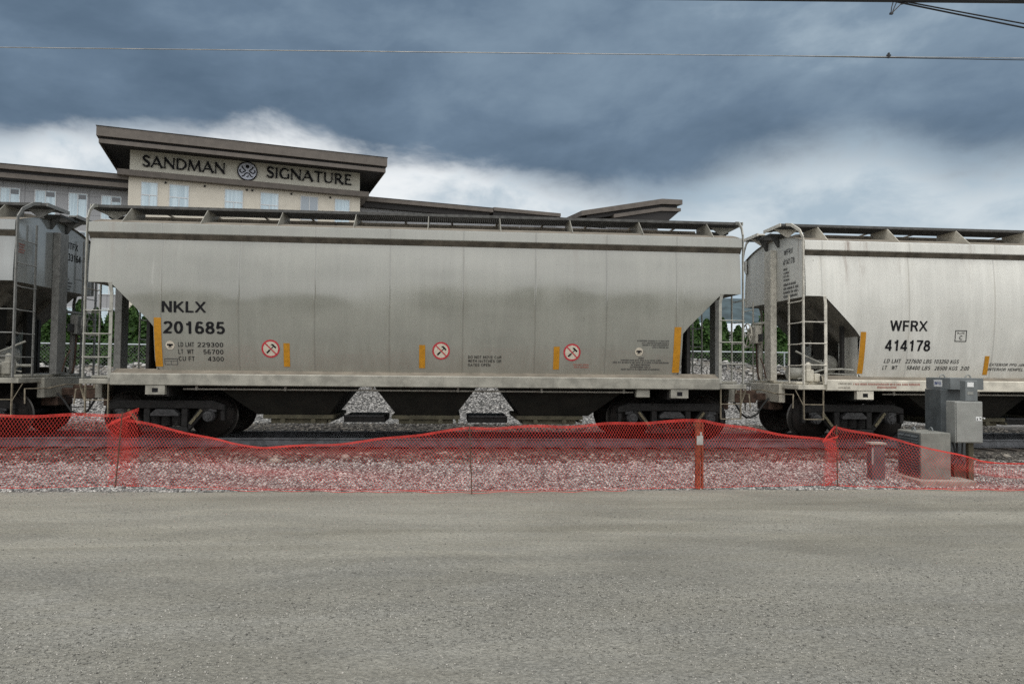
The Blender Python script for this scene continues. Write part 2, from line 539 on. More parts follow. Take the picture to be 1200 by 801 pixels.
# ------------------------------------------------------------------ ground: one sheet out to the horizon
def ground_material():
    m = bpy.data.materials.new('ground_gravel')
    m.use_nodes = True
    t = NT(m.node_tree)
    bs = m.node_tree.nodes['Principled BSDF']
    co = t.coord()
    x, y, z = t.sep(co)
    # compacted gravel road: long streaks from tyres, stone speckle
    lng = t.noise(t.scale(co, (0.10, 0.85, 1)), 1.0, 7, 0.62, 0.5)
    patch = t.noise(t.scale(co, (0.35, 0.8, 1)), 1.0, 5, 0.6, 0.8)
    mid = t.noise(t.scale(co, (0.5, 1.6, 1)), 1.0, 6, 0.65, 0.5)
    fin = t.noise(co, 26, 5, 0.7)
    vfin = t.noise(co, 110, 3, 0.7)
    peb = t.vor(co, 52)
    peb2 = t.vor(co, 110)
    pr = t.sep(peb)[0]
    pr2 = t.sep(peb2)[0]
    coarse = t.step(t.math('ADD', t.math('MULTIPLY', mid, 0.6), t.math('MULTIPLY', lng, 0.4)), 0.40, 0.62)
    dusty = t.mix(t.step(lng, 0.32, 0.68), (0.222, 0.211, 0.174), (0.345, 0.329, 0.276))
    stony = t.mix(pr, (0.172, 0.171, 0.155), (0.345, 0.339, 0.308))
    stony = t.mix(t.math('MULTIPLY', pr2, 0.5), stony, (0.21, 0.205, 0.185))
    near = t.step(t.math('ADD', y, t.math('MULTIPLY', t.math('SUBTRACT', lng, 0.5), 3.0)), -7.9, -9.6)                   # the stony, less driven half nearer the viewer
    cf = t.math('ADD', t.math('MULTIPLY', coarse, 0.45), t.math('MULTIPLY', near, 0.38), clamp=True)
    road = t.mix(cf, dusty, stony)
    fm = t.math('MULTIPLY', t.step(fin, 0.3, 0.72, 0.80, 1.17), t.step(vfin, 0.3, 0.7, 0.86, 1.12))
    fm = t.math('MULTIPLY', fm, t.step(patch, 0.36, 0.64, 0.87, 1.08))
    road = t.mix(1.0, road, t.comb(fm, fm, fm), 'MULTIPLY')
    # verge and yard gravel: pale mixed stone with dark gaps
    vo = t.sep(t.vor(co, 17))
    vd = t.vor(co, 17, 'Distance')
    grav = t.ramp(vo[0], [(0.0, (0.12, 0.12, 0.12)), (0.4, (0.27, 0.26, 0.25)), (0.75, (0.40, 0.39, 0.375)), (1.0, (0.55, 0.53, 0.50))])
    grav = t.mix(t.step(vd, 0.4, 0.75), grav, (0.06, 0.058, 0.055))
    # ballast: browner, with the train's shade put into its colour past the far rail
    bal_shade = t.ramp(vo[1], [(0.0, (0.045, 0.042, 0.038)), (0.5, (0.10, 0.095, 0.085)), (1.0, (0.21, 0.19, 0.165))])
    bal_shade = t.mix(t.step(vd, 0.4, 0.75), bal_shade, (0.025, 0.023, 0.021))
    # earth of the bank behind
    ea = t.noise(co, 2.2, 6, 0.65)
    earth = t.mix(ea, (0.10, 0.09, 0.075), (0.30, 0.265, 0.215))
    wob = t.math('MULTIPLY', t.math('SUBTRACT', t.noise(co, 1.3, 4, 0.6), 0.5), 0.8)
    yy = t.math('ADD', y, wob)
    yw = t.math('ADD', y, t.math('MULTIPLY', t.math('SUBTRACT', t.noise(co, 3.0, 3, 0.6), 0.5), 0.35))
    c = t.mix(t.step(yw, -4.85, -4.6), road, grav)
    c = t.mix(t.step(yy, -3.2, -2.75), c, bal_shade)
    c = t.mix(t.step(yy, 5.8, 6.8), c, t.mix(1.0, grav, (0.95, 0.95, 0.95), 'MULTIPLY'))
    c = t.mix(t.step(yy, 10.9, 11.8), c, earth)
    c = t.mix(t.step(y, 60, 200), c, (0.09, 0.10, 0.06))
    t.put(bs.inputs['Base Color'], c)
    bs.inputs['Roughness'].default_value = 0.92
    bs.inputs['Specular IOR Level'].default_value = 0.25
    h = t.math('ADD', t.math('MULTIPLY', fin, 0.6), t.math('MULTIPLY', t.vor(co, 34, 'Distance'), -0.5))
    h = t.math('ADD', h, t.math('MULTIPLY', mid, 1.2))
    t.put(bs.inputs['Normal'], t.bump(h, 0.8, 0.04))
    return m


def ground_sheet():
    us = sorted(set([-3500, -1800, -900, -450, -220, -120, -70, -45, -30] + [round(-24 + 0.25 * i, 3) for i in range(193)] + [30, 45, 70, 120, 220, 450, 900, 1800, 3500]))
    vs = sorted(set([-3000, -1200, -500, -200, -90, -50, -34, -26] + [round(-22 + 0.3 * i, 3) for i in range(54)] + [round(-5.6 + 0.12 * i, 3) for i in range(28)]
                    + [-2.2, -1.5, -0.7, 0, 0.7, 1.5, 2.2, 2.6, 3.0, 3.4, 4, 5, 6, 7, 8] + [round(8.4 + 0.25 * i, 3) for i in range(34)] + [18, 22, 28, 36, 50, 80, 140, 300, 700, 1500, 3500]))
    mb = MB()
    mb.grid([[(u, v, ground_z(u, v)) for u in us] for v in vs])
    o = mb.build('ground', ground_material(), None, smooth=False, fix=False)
    o.data.polygons.foreach_set('use_smooth', [True] * len(o.data.polygons))
    o.location = (ORI.x, ORI.y, 0)
    o.rotation_euler = (0, 0, TH)
    tag(o, kind='structure')


ground_sheet()


def hills():
    mb = MB()
    rows = []
    for j in range(9):
        y = 1500 + j * 160
        row = []
        for i in range(121):
            x = -3200 + i * 55
            hgt = 215 + 45 * math.sin(x * 0.0021 + 0.9) + 30 * math.sin(x * 0.0053 + 2) + 14 * math.sin(x * 0.013)
            z = hgt * smooth(0, 5, j) * (1 + 0.03 * math.sin(i * 1.7 + j)) - 5
            row.append((x, y + 25 * math.sin(i * 0.8), z))
        rows.append(row)
    mb.grid(rows)
    m = simple('forested_hillside', (0.05, 0.075, 0.085), 0.95, var=0.4, scale=0.02)
    o = mb.build('hills', m, None, smooth=True)
    tag(o, kind='structure')


hills()


# ------------------------------------------------------------------ loose stone (nobody could count it)
def octa():
    v = np.array([(1, 0, 0), (0, 1, 0), (-1, 0, 0), (0, -1, 0), (0, 0, 1), (0, 0, -1)], float)
    f = np.array([(0, 1, 4), (1, 2, 4), (2, 3, 4), (3, 0, 4), (1, 0, 5), (2, 1, 5), (3, 2, 5), (0, 3, 5)])
    return v, f


def icosa():
    t = (1 + 5 ** 0.5) / 2
    v = np.array([(-1, t, 0), (1, t, 0), (-1, -t, 0), (1, -t, 0), (0, -1, t), (0, 1, t), (0, -1, -t), (0, 1, -t), (t, 0, -1), (t, 0, 1), (-t, 0, -1), (-t, 0, 1)], float)
    v /= np.linalg.norm(v[0])
    f = np.array([(0, 11, 5), (0, 5, 1), (0, 1, 7), (0, 7, 10), (0, 10, 11), (1, 5, 9), (5, 11, 4), (11, 10, 2), (10, 7, 6), (7, 1, 8),
                  (3, 9, 4), (3, 4, 2), (3, 2, 6), (3, 6, 8), (3, 8, 9), (4, 9, 5), (2, 4, 11), (6, 2, 10), (8, 6, 7), (9, 8, 1)])
    return v, f


def stone_material(name, stops):
    m = bpy.data.materials.new(name)
    m.use_nodes = True
    t = NT(m.node_tree)
    bs = m.node_tree.nodes['Principled BSDF']
    g = t.add('ShaderNodeNewGeometry')
    c = t.ramp(g.outputs['Random Per Island'], stops)
    n = t.noise(t.coord(), 40, 4, 0.6)
    f = t.step(n, 0.3, 0.7, 0.8, 1.15)
    t.put(bs.inputs['Base Color'], t.mix(1.0, c, t.comb(f, f, f), 'MULTIPLY'))
    bs.inputs['Roughness'].default_value = 0.9
    bs.inputs['Specular IOR Level'].default_value = 0.25
    return m


def stones(name, pts, sizes, mat, label=None, cat=None, shape=None):
    v0, f0 = shape or icosa()
    NV = len(v0)
    n = len(pts)
    V = np.repeat(v0[None], n, 0)
    V = V * (1 + rng.uniform(-0.28, 0.28, (n, NV, 1)))
    V = V * rng.uniform(0.6, 1.25, (n, 1, 3)) * np.array([1.1, 1.1, 0.75])
    a = rng.uniform(0, 6.283, n)
    ca, sa = np.cos(a), np.sin(a)
    X = V[:, :, 0] * ca[:, None] - V[:, :, 1] * sa[:, None]
    Y = V[:, :, 0] * sa[:, None] + V[:, :, 1] * ca[:, None]
    V = np.stack([X, Y, V[:, :, 2]], 2) * sizes[:, None, None] + pts[:, None, :]
    F = (f0[None] + (np.arange(n) * NV)[:, None, None]).reshape(-1, 3)
    me = bpy.data.meshes.new(name)
    me.vertices.add(n * NV)
    me.vertices.foreach_set('co', V.reshape(-1).astype(np.float32))
    me.loops.add(len(F) * 3)
    me.loops.foreach_set('vertex_index', F.reshape(-1).astype(np.int32))
    me.polygons.add(len(F))
    me.polygons.foreach_set('loop_start', np.arange(0, len(F) * 3, 3, dtype=np.int32))
    me.update(calc_edges=True)
    me.materials.append(mat)
    o = bpy.data.objects.new(name, me)
    COL.objects.link(o)
    o.location = (ORI.x, ORI.y, 0)
    o.rotation_euler = (0, 0, TH)
    tag(o, label, cat, kind='stuff')
    return o


def scatter(n, u0, u1, v0, v1, smin, smax, power=2.0, sink=0.25):
    u = rng.uniform(u0, u1, n)
    v = rng.uniform(v0, v1, n)
    s = smin + (smax - smin) * rng.uniform(0, 1, n) ** power
    z = np.array([ground_z(a, b) for a, b in zip(u, v)]) + s * sink
    return np.stack([u, v, z], 1), s


pale_stone = stone_material('pale_mixed_gravel', [(0.0, (0.085, 0.085, 0.085)), (0.3, (0.20, 0.195, 0.19)), (0.65, (0.36, 0.35, 0.335)), (0.92, (0.52, 0.50, 0.47)), (1.0, (0.66, 0.64, 0.60))])
dark_stone = stone_material('shaded_ballast_stone', [(0.0, (0.03, 0.028, 0.026)), (0.5, (0.085, 0.08, 0.074)), (0.85, (0.16, 0.145, 0.125)), (1.0, (0.34, 0.31, 0.27))])  # ballast tone darkened to hold the shade under and behind the train
yard_stone = stone_material('grey_yard_gravel', [(0.0, (0.06, 0.06, 0.06)), (0.35, (0.19, 0.19, 0.187)), (0.75, (0.36, 0.355, 0.34)), (1.0, (0.58, 0.56, 0.53))])
road_stone = stone_material('road_pebble', [(0.0, (0.115, 0.113, 0.104)), (0.2, (0.205, 0.20, 0.18)), (0.75, (0.325, 0.316, 0.28)), (1.0, (0.47, 0.45, 0.41))])
p, s = scatter(64000, -13, 15, -4.85, -2.75, 0.008, 0.027, 1.8)
ok = np.array([b > -4.78 + 0.10 * vnoise(a * 1.1, 0.3, 21) for a, b, c_ in p])
p, s = p[ok], s[ok]
stones('verge_gravel', p, s, pale_stone, 'pale crushed gravel strip between the road edge and the track', 'gravel')
p1, s1 = scatter(13000, -13, 15, -3.15, -1.7, 0.016, 0.048, 2.2)
p2, s2 = scatter(12000, -14, 16, 1.7, 6.6, 0.02, 0.05, 2.2)
p3, s3 = scatter(4500, -13, 15, -0.62, 0.62, 0.02, 0.055, 2.2)
p4, s4 = scatter(150, -13, 15, -3.2, -2.3, 0.05, 0.10, 1.8)
stones('track_ballast', np.concatenate([p1, p2, p3, p4]), np.concatenate([s1, s2, s3, s4]), dark_stone, 'coarse ballast stones under and beside the rails, darkened for the shade of the train', 'ballast')
p, s = scatter(24000, -14, 16, 6.2, 11.6, 0.015, 0.042, 2.0)
p5, s5 = scatter(7000, -22, 20, 11.2, 13.0, 0.02, 0.12, 4.0)
stones('yard_gravel', np.concatenate([p, p5]), np.concatenate([s, s5]), yard_stone, 'grey gravel and rubble on the yard and bank behind the train', 'gravel')
# road pebbles: clumped, thicker near the viewer and at the road's far edge
n = 420000
u = rng.uniform(-11, 12, n)
v = -4.7 - 7.6 * rng.uniform(0, 1, n) ** 0.8
keep = []
for a, b in zip(u, v):
    dens = 0.10 + 0.75 * smooth(-8.4, -10.6, b) + 0.5 * smooth(-5.2, -4.8, b)
    dens *= 0.30 + 1.1 * max(0, 0.45 + vnoise(a * 0.55, b * 1.7, 11) * 0.8)
    keep.append(random.random() < dens)
keep = np.array(keep)
u, v = u[keep], v[keep]
s = 0.0028 + 0.0080 * rng.uniform(0, 1, len(u)) ** 3.4
z = np.array([ground_z(a, b) for a, b in zip(u, v)]) + s * 0.2
stones('road_pebbles', np.stack([u, v, z], 1), s, road_stone, 'small loose pebbles scattered over the grey gravel road', 'pebbles', octa())

# ------------------------------------------------------------------ track
def track():
    r = empty('railway_track', ORI, TH)
    tag(r, 'railway track of two steel rails on timber ties under the freight cars', 'track')
    prof = [(-0.07, -0.18), (0.07, -0.18), (0.07, -0.165), (0.012, -0.145), (0.012, -0.045), (0.037, -0.035), (0.037, -0.004), (0.03, 0), (-0.03, 0), (-0.037, -0.004), (-0.037, -0.035), (-0.012, -0.045), (-0.012, -0.145), (-0.07, -0.165)]
    for sgn in (-1, 1):
        mb = MB()
        mb.prism([(sgn * 0.755 + a, b) for a, b in prof], -70, 70, 'yz')
        mb.build('rail', M['rail'], r)
    mb = MB()
    for k in range(-62, 63):
        if abs(k) < 50:
            dz = -0.178 - 0.004 * random.random()
            j = 0.03 * (random.random() - 0.5)
            mb.box(k * 0.52 + j - 0.11, k * 0.52 + j + 0.11, -1.3 + j, 1.3 + j, dz - 0.12, dz)
    o = mb.build('tie_row', M['tie'], r)
    o['kind'] = 'stuff'


track()


# ------------------------------------------------------------------ lettering helpers
def _arc(cx, cy, rx, ry, a0, a1, n=12):
    return [(cx + rx * math.cos(R(a0 + (a1 - a0) * i / n)), cy + ry * math.sin(R(a0 + (a1 - a0) * i / n))) for i in range(n + 1)]


# plain block lettering: centre lines inside a box from 0 to w wide and 0 to 1 high
GLY = {
    'A': (0.72, [[(0.02, 0), (0.36, 1), (0.70, 0)], [(0.14, 0.30), (0.58, 0.30)]]),
    'B': (0.66, [[(0.1, 0), (0.1, 1)], [(0.1, 0.93), (0.34, 0.93)] + _arc(0.36, 0.73, 0.19, 0.20, 90, -90, 8) + [(0.1, 0.53)], [(0.36, 0.53)] + _arc(0.37, 0.30, 0.22, 0.23, 90, -90, 8) + [(0.1, 0.07)]]),
    'C': (0.72, [_arc(0.38, 0.5, 0.30, 0.43, 48, 312, 20)]),
    'D': (0.70, [[(0.1, 0), (0.1, 1)], [(0.1, 0.93), (0.30, 0.93)] + _arc(0.30, 0.5, 0.30, 0.43, 90, -90, 14) + [(0.1, 0.07)]]),
    'E': (0.62, [[(0.1, 0), (0.1, 1)], [(0.1, 0.93), (0.58, 0.93)], [(0.1, 0.52), (0.54, 0.52)], [(0.1, 0.07), (0.60, 0.07)]]),
    'F': (0.60, [[(0.1, 0), (0.1, 1)], [(0.1, 0.93), (0.58, 0.93)], [(0.1, 0.50), (0.52, 0.50)]]),
    'G': (0.76, [_arc(0.39, 0.5, 0.31, 0.43, 45, 330, 20) + [(0.68, 0.44), (0.42, 0.44)]]),
    'H': (0.70, [[(0.1, 0), (0.1, 1)], [(0.6, 0), (0.6, 1)], [(0.1, 0.52), (0.6, 0.52)]]),
    'I': (0.24, [[(0.12, 0), (0.12, 1)]]),
    'K': (0.72, [[(0.1, 0), (0.1, 1)], [(0.1, 0.36), (0.64, 1)], [(0.27, 0.55), (0.68, 0)]]),
    'L': (0.58, [[(0.1, 1), (0.1, 0)], [(0.1, 0.07), (0.56, 0.07)]]),
    'M': (0.84, [[(0.1, 0), (0.1, 1)], [(0.12, 0.97), (0.42, 0.05), (0.72, 0.97)], [(0.74, 1), (0.74, 0)]]),
    'N': (0.72, [[(0.1, 0), (0.1, 1)], [(0.11, 0.97), (0.61, 0.03)], [(0.62, 0), (0.62, 1)]]),
    'O': (0.78, [_arc(0.39, 0.5, 0.31, 0.43, 90, 450, 26)]),
    'P': (0.64, [[(0.1, 0), (0.1, 1)], [(0.1, 0.93), (0.34, 0.93)] + _arc(0.35, 0.70, 0.21, 0.23, 90, -90, 10) + [(0.1, 0.47)]]),
    'R': (0.70, [[(0.1, 0), (0.1, 1)], [(0.1, 0.93), (0.36, 0.93)] + _arc(0.37, 0.72, 0.21, 0.21, 90, -90, 10) + [(0.1, 0.51)], [(0.40, 0.50), (0.62, 0)]]),
    'S': (0.66, [_arc(0.33, 0.73, 0.23, 0.20, 25, 250, 12) + _arc(0.33, 0.28, 0.25, 0.21, 75, -155, 12)]),
    'T': (0.62, [[(0.31, 0), (0.31, 1)], [(0.02, 0.93), (0.60, 0.93)]]),
    'U': (0.72, [[(0.1, 1), (0.1, 0.36)] + _arc(0.36, 0.34, 0.26, 0.27, 180, 360, 12) + [(0.62, 1)]]),
    'V': (0.68, [[(0.02, 1), (0.34, 0), (0.66, 1)]]),
    'W': (1.0, [[(0.05, 1), (0.27, 0.0)], [(0.27, 0.0), (0.5, 1)], [(0.5, 1), (0.73, 0.0)], [(0.73, 0.0), (0.95, 1)]]),
    'X': (0.70, [[(0.03, 0), (0.66, 1)], [(0.05, 1), (0.67, 0)]]),
    '0': (0.60, [_arc(0.30, 0.5, 0.215, 0.43, 90, 450, 24)]),
    '1': (0.60, [[(0.36, 0), (0.36, 1)], [(0.36, 0.92), (0.30, 0.80), (0.12, 0.74)]]),
    '2': (0.60, [_arc(0.30, 0.70, 0.215, 0.235, 165, -15, 12) + [(0.44, 0.50), (0.12, 0.14), (0.08, 0.07), (0.54, 0.07)]]),
    '3': (0.60, [_arc(0.29, 0.73, 0.19, 0.20, 160, -80, 10) + [(0.24, 0.53)], [(0.24, 0.53)] + _arc(0.29, 0.29, 0.22, 0.225, 85, -160, 12)]),
    '4': (0.60, [[(0.42, 0), (0.42, 1)], [(0.40, 0.97), (0.06, 0.32), (0.06, 0.27), (0.58, 0.27)]]),
    '5': (0.60, [[(0.52, 0.93), (0.16, 0.93), (0.11, 0.52)] + _arc(0.29, 0.32, 0.22, 0.25, 135, -150, 14)]),
    '6': (0.60, [_arc(0.31, 0.69, 0.20, 0.24, 35, 130, 8) + [(0.10, 0.55), (0.085, 0.38)], _arc(0.30, 0.31, 0.215, 0.24, 90, 450, 20)]),
    '7': (0.60, [[(0.05, 0.93), (0.54, 0.93), (0.54, 0.88), (0.34, 0.50), (0.24, 0)]]),
    '8': (0.60, [_arc(0.30, 0.74, 0.18, 0.19, 90, 450, 18), _arc(0.30, 0.29, 0.22, 0.22, 90, 450, 20)]),
    '9': (0.60, [_arc(0.30, 0.69, 0.215, 0.24, 90, 450, 20), [(0.515, 0.62), (0.50, 0.45)] + _arc(0.29, 0.31, 0.20, 0.24, 40, -145, 10)[1:]]),
    ':': (0.24, [[(0.12, 0.0), (0.12, 0.16)], [(0.12, 0.52), (0.12, 0.68)]]),
    ' ': (0.34, []),
}


def text_shape(s, weight=0.15, shear=0.0, gap=0.10):
    """outline of a line of block lettering, normalised to 0..1 both ways: quads with a small layer index"""
    vs, fs, x = [], [], 0.0
    for c in s:
        wd, strokes = GLY[c]
        for pts in strokes:
            n = len(pts)
            closed = n > 8 and abs(pts[0][0] - pts[-1][0]) + abs(pts[0][1] - pts[-1][1]) < 1e-6
            A, B = [], []
            for i in range(n):
                p = pts[i]
                a = pts[i - 1] if i else (pts[-2] if closed else pts[0])
                q = pts[i + 1] if i < n - 1 else (pts[1] if closed else pts[-1])
                d1 = Vector((p[0] - a[0], p[1] - a[1])); d2 = Vector((q[0] - p[0], q[1] - p[1]))
                if d1.length < 1e-9: d1 = d2
                if d2.length < 1e-9: d2 = d1
                d1.normalize(); d2.normalize()
                nn = Vector((-(d1.y + d2.y), d1.x + d2.x))
                nn = nn.normalized() if nn.length > 1e-6 else Vector((-d1.y, d1.x))
                k = weight / 2 / max(0.55, abs(nn.dot(Vector((-d1.y, d1.x)))))
                A.append((p[0] + nn.x * k, min(1, max(0, p[1] + nn.y * k))))
                B.append((p[0] - nn.x * k, min(1, max(0, p[1] - nn.y * k))))
            for i in range(n - 1):
                b = len(vs)
                for u_, v_ in (A[i], B[i], B[i + 1], A[i + 1]):
                    vs.append((x + u_ + shear * v_, v_))
                fs.append((b, b + 1, b + 2, b + 3))
        x += wd + gap
    x0 = min(a for a, b in vs); x1 = max(a for a, b in vs)
    return [((a - x0) / (x1 - x0), b) for a, b in vs], fs


def side_y(z):
    return 1.57 - 0.082 * (z - 3.0) ** 2


def side_text(name, s, x0, x1, z0, z1, mat, parent, bold=0.15, shear=0.0, lift=0.006):
    vs, fs = text_shape(s, bold, shear)
    mb = MB()
    pts = []
    for a, b in vs:
        z = z0 + b * (z1 - z0)
        pts.append((x0 + a * (x1 - x0), -side_y(z) - lift, z))
    mb.add(pts, fs)
    return mb.build(name, mat, parent)


def side_poly(mb, pts, lift=0.006, mi=0):
    mb.face([(x, -side_y(z) - lift, z) for x, z in pts], mi)


def side_disc(mb, cx, cz, r0, r1, lift, mi=0, n=40):
    for k in range(n):
        a, b = 2 * math.pi * k / n, 2 * math.pi * (k + 1) / n
        P = [(cx + r * math.cos(t), cz + r * math.sin(t)) for r, t in ((r0, a), (r1, a), (r1, b), (r0, b))]
        if r0 < 1e-6:
            P = P[1:]
        side_poly(mb, P, lift, mi)


def side_stripe(x, w_, z0, z1, parent):
    mb = MB()
    n = 6
    rows = []
    for i in range(n + 1):
        z = z0 + (z1 - z0) * i / n
        rows.append([(x - w_ / 2, -side_y(z) - 0.006, z), (x + w_ / 2, -side_y(z) - 0.006, z)])
    mb.grid(rows)
    mb.build('reflective_stripe', M['yellow'], parent)


def hammer_sign(cx, cz, parent):
    mb = MB()
    side_disc(mb, cx, cz, 0, 0.142, 0.006, 0)
    side_disc(mb, cx, cz, 0.142, 0.175, 0.007, 1)
    # hammer: handle up to the right, head across its end
    def seg(p, q, wd, mi, lift):
        dx, dz_ = q[0] - p[0], q[1] - p[1]
        L = math.hypot(dx, dz_)
        nx, nz = -dz_ / L * wd / 2, dx / L * wd / 2
        side_poly(mb, [(p[0] + nx, p[1] + nz), (p[0] - nx, p[1] - nz), (q[0] - nx, q[1] - nz), (q[0] + nx, q[1] + nz)], lift, mi)
    seg((cx - 0.075, cz - 0.085), (cx - 0.02, cz - 0.03), 0.034, 2, 0.0085)
    seg((cx - 0.03, cz - 0.04), (cx + 0.06, cz + 0.05), 0.018, 2, 0.008)
    seg((cx + 0.03, cz + 0.085), (cx + 0.10, cz + 0.015), 0.032, 2, 0.0085)
    seg((cx + 0.01, cz + 0.075), (cx + 0.035, cz + 0.085), 0.022, 2, 0.0088)
    seg((cx - 0.105, cz + 0.105), (cx + 0.105, cz - 0.105), 0.022, 1, 0.010)
    o = mb.build('no_hammer_sign', [M['cream'], M['redpaint'], M['black']], parent)
    return o


def small_marks(name, x0, x1, z1, lines, lh, mat, parent, align='l', seed=1, flat=None):
    """stencilled lines too small to read in the photograph"""
    rr = random.Random(seed)
    mb = MB()
    for i, frac in enumerate(lines):
        z = z1 - i * lh * 1.45
        wtot = (x1 - x0) * frac
        x = x0 if align == 'l' else (x1 - wtot if align == 'r' else (x0 + x1 - wtot) / 2)
        end = x + wtot
        while x < end - lh * 0.3:
            ww = min(lh * rr.uniform(0.35, 0.6), end - x)
            k = rr.random()
            P = [(x, z - lh), (x + ww * 0.75, z - lh), (x + ww * 0.75, z - lh * (0.1 if k > 0.5 else 0.35)), (x + ww * 0.2, z)]
            if flat is None:
                side_poly(mb, P)
            else:
                mb.face([flat(a, b) for a, b in P])
            x += ww * (1.9 if rr.random() < 0.16 else 1.12)
    return mb.build(name, mat, parent)


# ------------------------------------------------------------------ bogie
def make_bogie(car, xc, mirror=1):
    bm_ = MB()
    # bolster and brake beams: the body of the bogie
    bm_.box(xc - 0.22, xc + 0.22, -0.95, 0.95, 0.42, 0.72)
    for s_ in (-1, 1):
        bm_.box(xc + s_ * 0.32 - 0.05, xc + s_ * 0.32 + 0.05, -0.7, 0.7, 0.36, 0.46)
        bm_.box(xc + s_ * 0.36 - 0.04, xc + s_ * 0.36 + 0.04, -0.82, -0.66, 0.3, 0.56)
    b = bm_.build('bogie', M['bogie'], car, bevel=0.02)
    for sy in (-1, 1):
        y0, y1 = sy * 0.93, sy * 1.07
        fr = MB()
        # cast side frame: top chord, pedestal ends, columns, diagonals, bottom chord
        fr.prism([(xc - 1.14, 0.56), (xc - 1.14, 0.68), (xc - 0.9, 0.765), (xc + 0.9, 0.765), (xc + 1.14, 0.68), (xc + 1.14, 0.56), (xc + 0.86, 0.60), (xc - 0.86, 0.60)], y0, y1)
        for sx in (-1, 1):
            q = lambda x, z: (xc + sx * x, z)
            fr.prism([q(1.14, 0.56), q(1.14, 0.36), q(1.06, 0.36), q(1.05, 0.555)], y0, y1)
            fr.prism([q(0.30, 0.602), q(0.42, 0.602), q(0.42, 0.24), q(0.30, 0.24)], y0, y1)
            fr.prism([q(0.64, 0.605), q(0.84, 0.603), q(0.44, 0.155), q(0.42, 0.30)], y0, y1 - sy * 0.01)
        fr.prism([(xc - 0.46, 0.13), (xc + 0.46, 0.13), (xc + 0.42, 0.238), (xc - 0.42, 0.238)], y0, y1 + sy * 0.02)
        f = fr.build('side_frame', M['bogie'], b, bevel=0.018)
        sp = MB()
        for k in (-0.2, -0.0, 0.2):
            pts = []
            for i in range(61):
                a = i / 60 * 2 * math.pi * 5
                pts.append((xc + k + 0.085 * math.cos(a), sy * 1.0 + 0.085 * math.sin(a), 0.25 + 0.19 * i / 60))
            sp.tube(pts, 0.016, 5)
        sp.build('spring_nest', M['bogie'], b, smooth=True)
        bo = MB()
        bo.prism([(xc - 0.27, 0.455), (xc + 0.27, 0.455), (xc + 0.27, 0.50), (xc + 0.17, 0.59), (xc - 0.17, 0.59), (xc - 0.27, 0.50)], sy * 0.955, sy * 1.13)
        bo.box(xc - 0.10, xc + 0.10, sy * 1.12, sy * 1.136, 0.50, 0.56)
        bo.build('bolster_end', M['cap'], b, bevel=0.015)
        wd = MB()
        for sx in (-1, 1):
            wd.beam((xc + sx * 0.70, sy * 1.085, 0.58), (xc + sx * 0.48, sy * 1.085, 0.30), 0.03, 0.05)
        wd.build('wear_strip', M['yellow_worn'], b)
        for sx in (-1, 1):
            ax = xc + sx * 0.83
            bc = MB()
            bc.lathe([(0.0, sy * 0.90), (0.115, sy * 0.90), (0.115, sy * 1.06), (0.10, sy * 1.08), (0.10, sy * 1.12), (0.06, sy * 1.13), (0.05, sy * 1.15), (0.0, sy * 1.15)], (ax, 0, 0.45), 'y', 20)
            for k in range(3):
                a = k * 2.094 + 0.5
                bc.lathe([(0.0, sy * 1.12), (0.018, sy * 1.12), (0.018, sy * 1.145), (0, sy * 1.145)], (ax + 0.075 * math.cos(a), 0, 0.45 + 0.075 * math.sin(a)), 'y', 6)
            bc.box(ax - 0.14, ax + 0.14, sy * 0.94, sy * 1.05, 0.535, 0.60)
            bc.build('bearing', M['cap'], b, smooth=True)
    for sx in (-1, 1):
        ax = xc + sx * 0.83
        for sy in (-1, 1):
            wl = MB()
            y = lambda q: sy * q
            wl.lathe([(0.0, y(0.86)), (0.10, y(0.86)), (0.115, y(0.80)), (0.20, y(0.765)), (0.33, y(0.765)), (0.385, y(0.80)), (0.40, y(0.815)), (0.445, y(0.815))], (ax, 0, 0.45), 'y', 40, 0)
            wl.lathe([(0.445, y(0.815)), (0.452, y(0.80)), (0.455, y(0.72)), (0.478, y(0.70)), (0.478, y(0.685))], (ax, 0, 0.45), 'y', 40, 1)
            wl.lathe([(0.478, y(0.685)), (0.40, y(0.682)), (0.36, y(0.71)), (0.2, y(0.72)), (0.0, y(0.70))], (ax, 0, 0.45), 'y', 40, 0)
            wl.build('wheel', [M['wheel'], M['tread']], b, smooth=True)
        axm = MB()
        axm.lathe([(0, -0.9), (0.085, -0.9), (0.085, 0.9), (0, 0.9)], (ax, 0, 0.45), 'y', 16)
        axm.build('axle', M['wheel'], b, smooth=True)
    return b


# ------------------------------------------------------------------ covered hopper car
def roof_z(y):
    a = min(abs(y) / 1.53, 1)
    return 4.44 - 0.25 * a ** 2.2


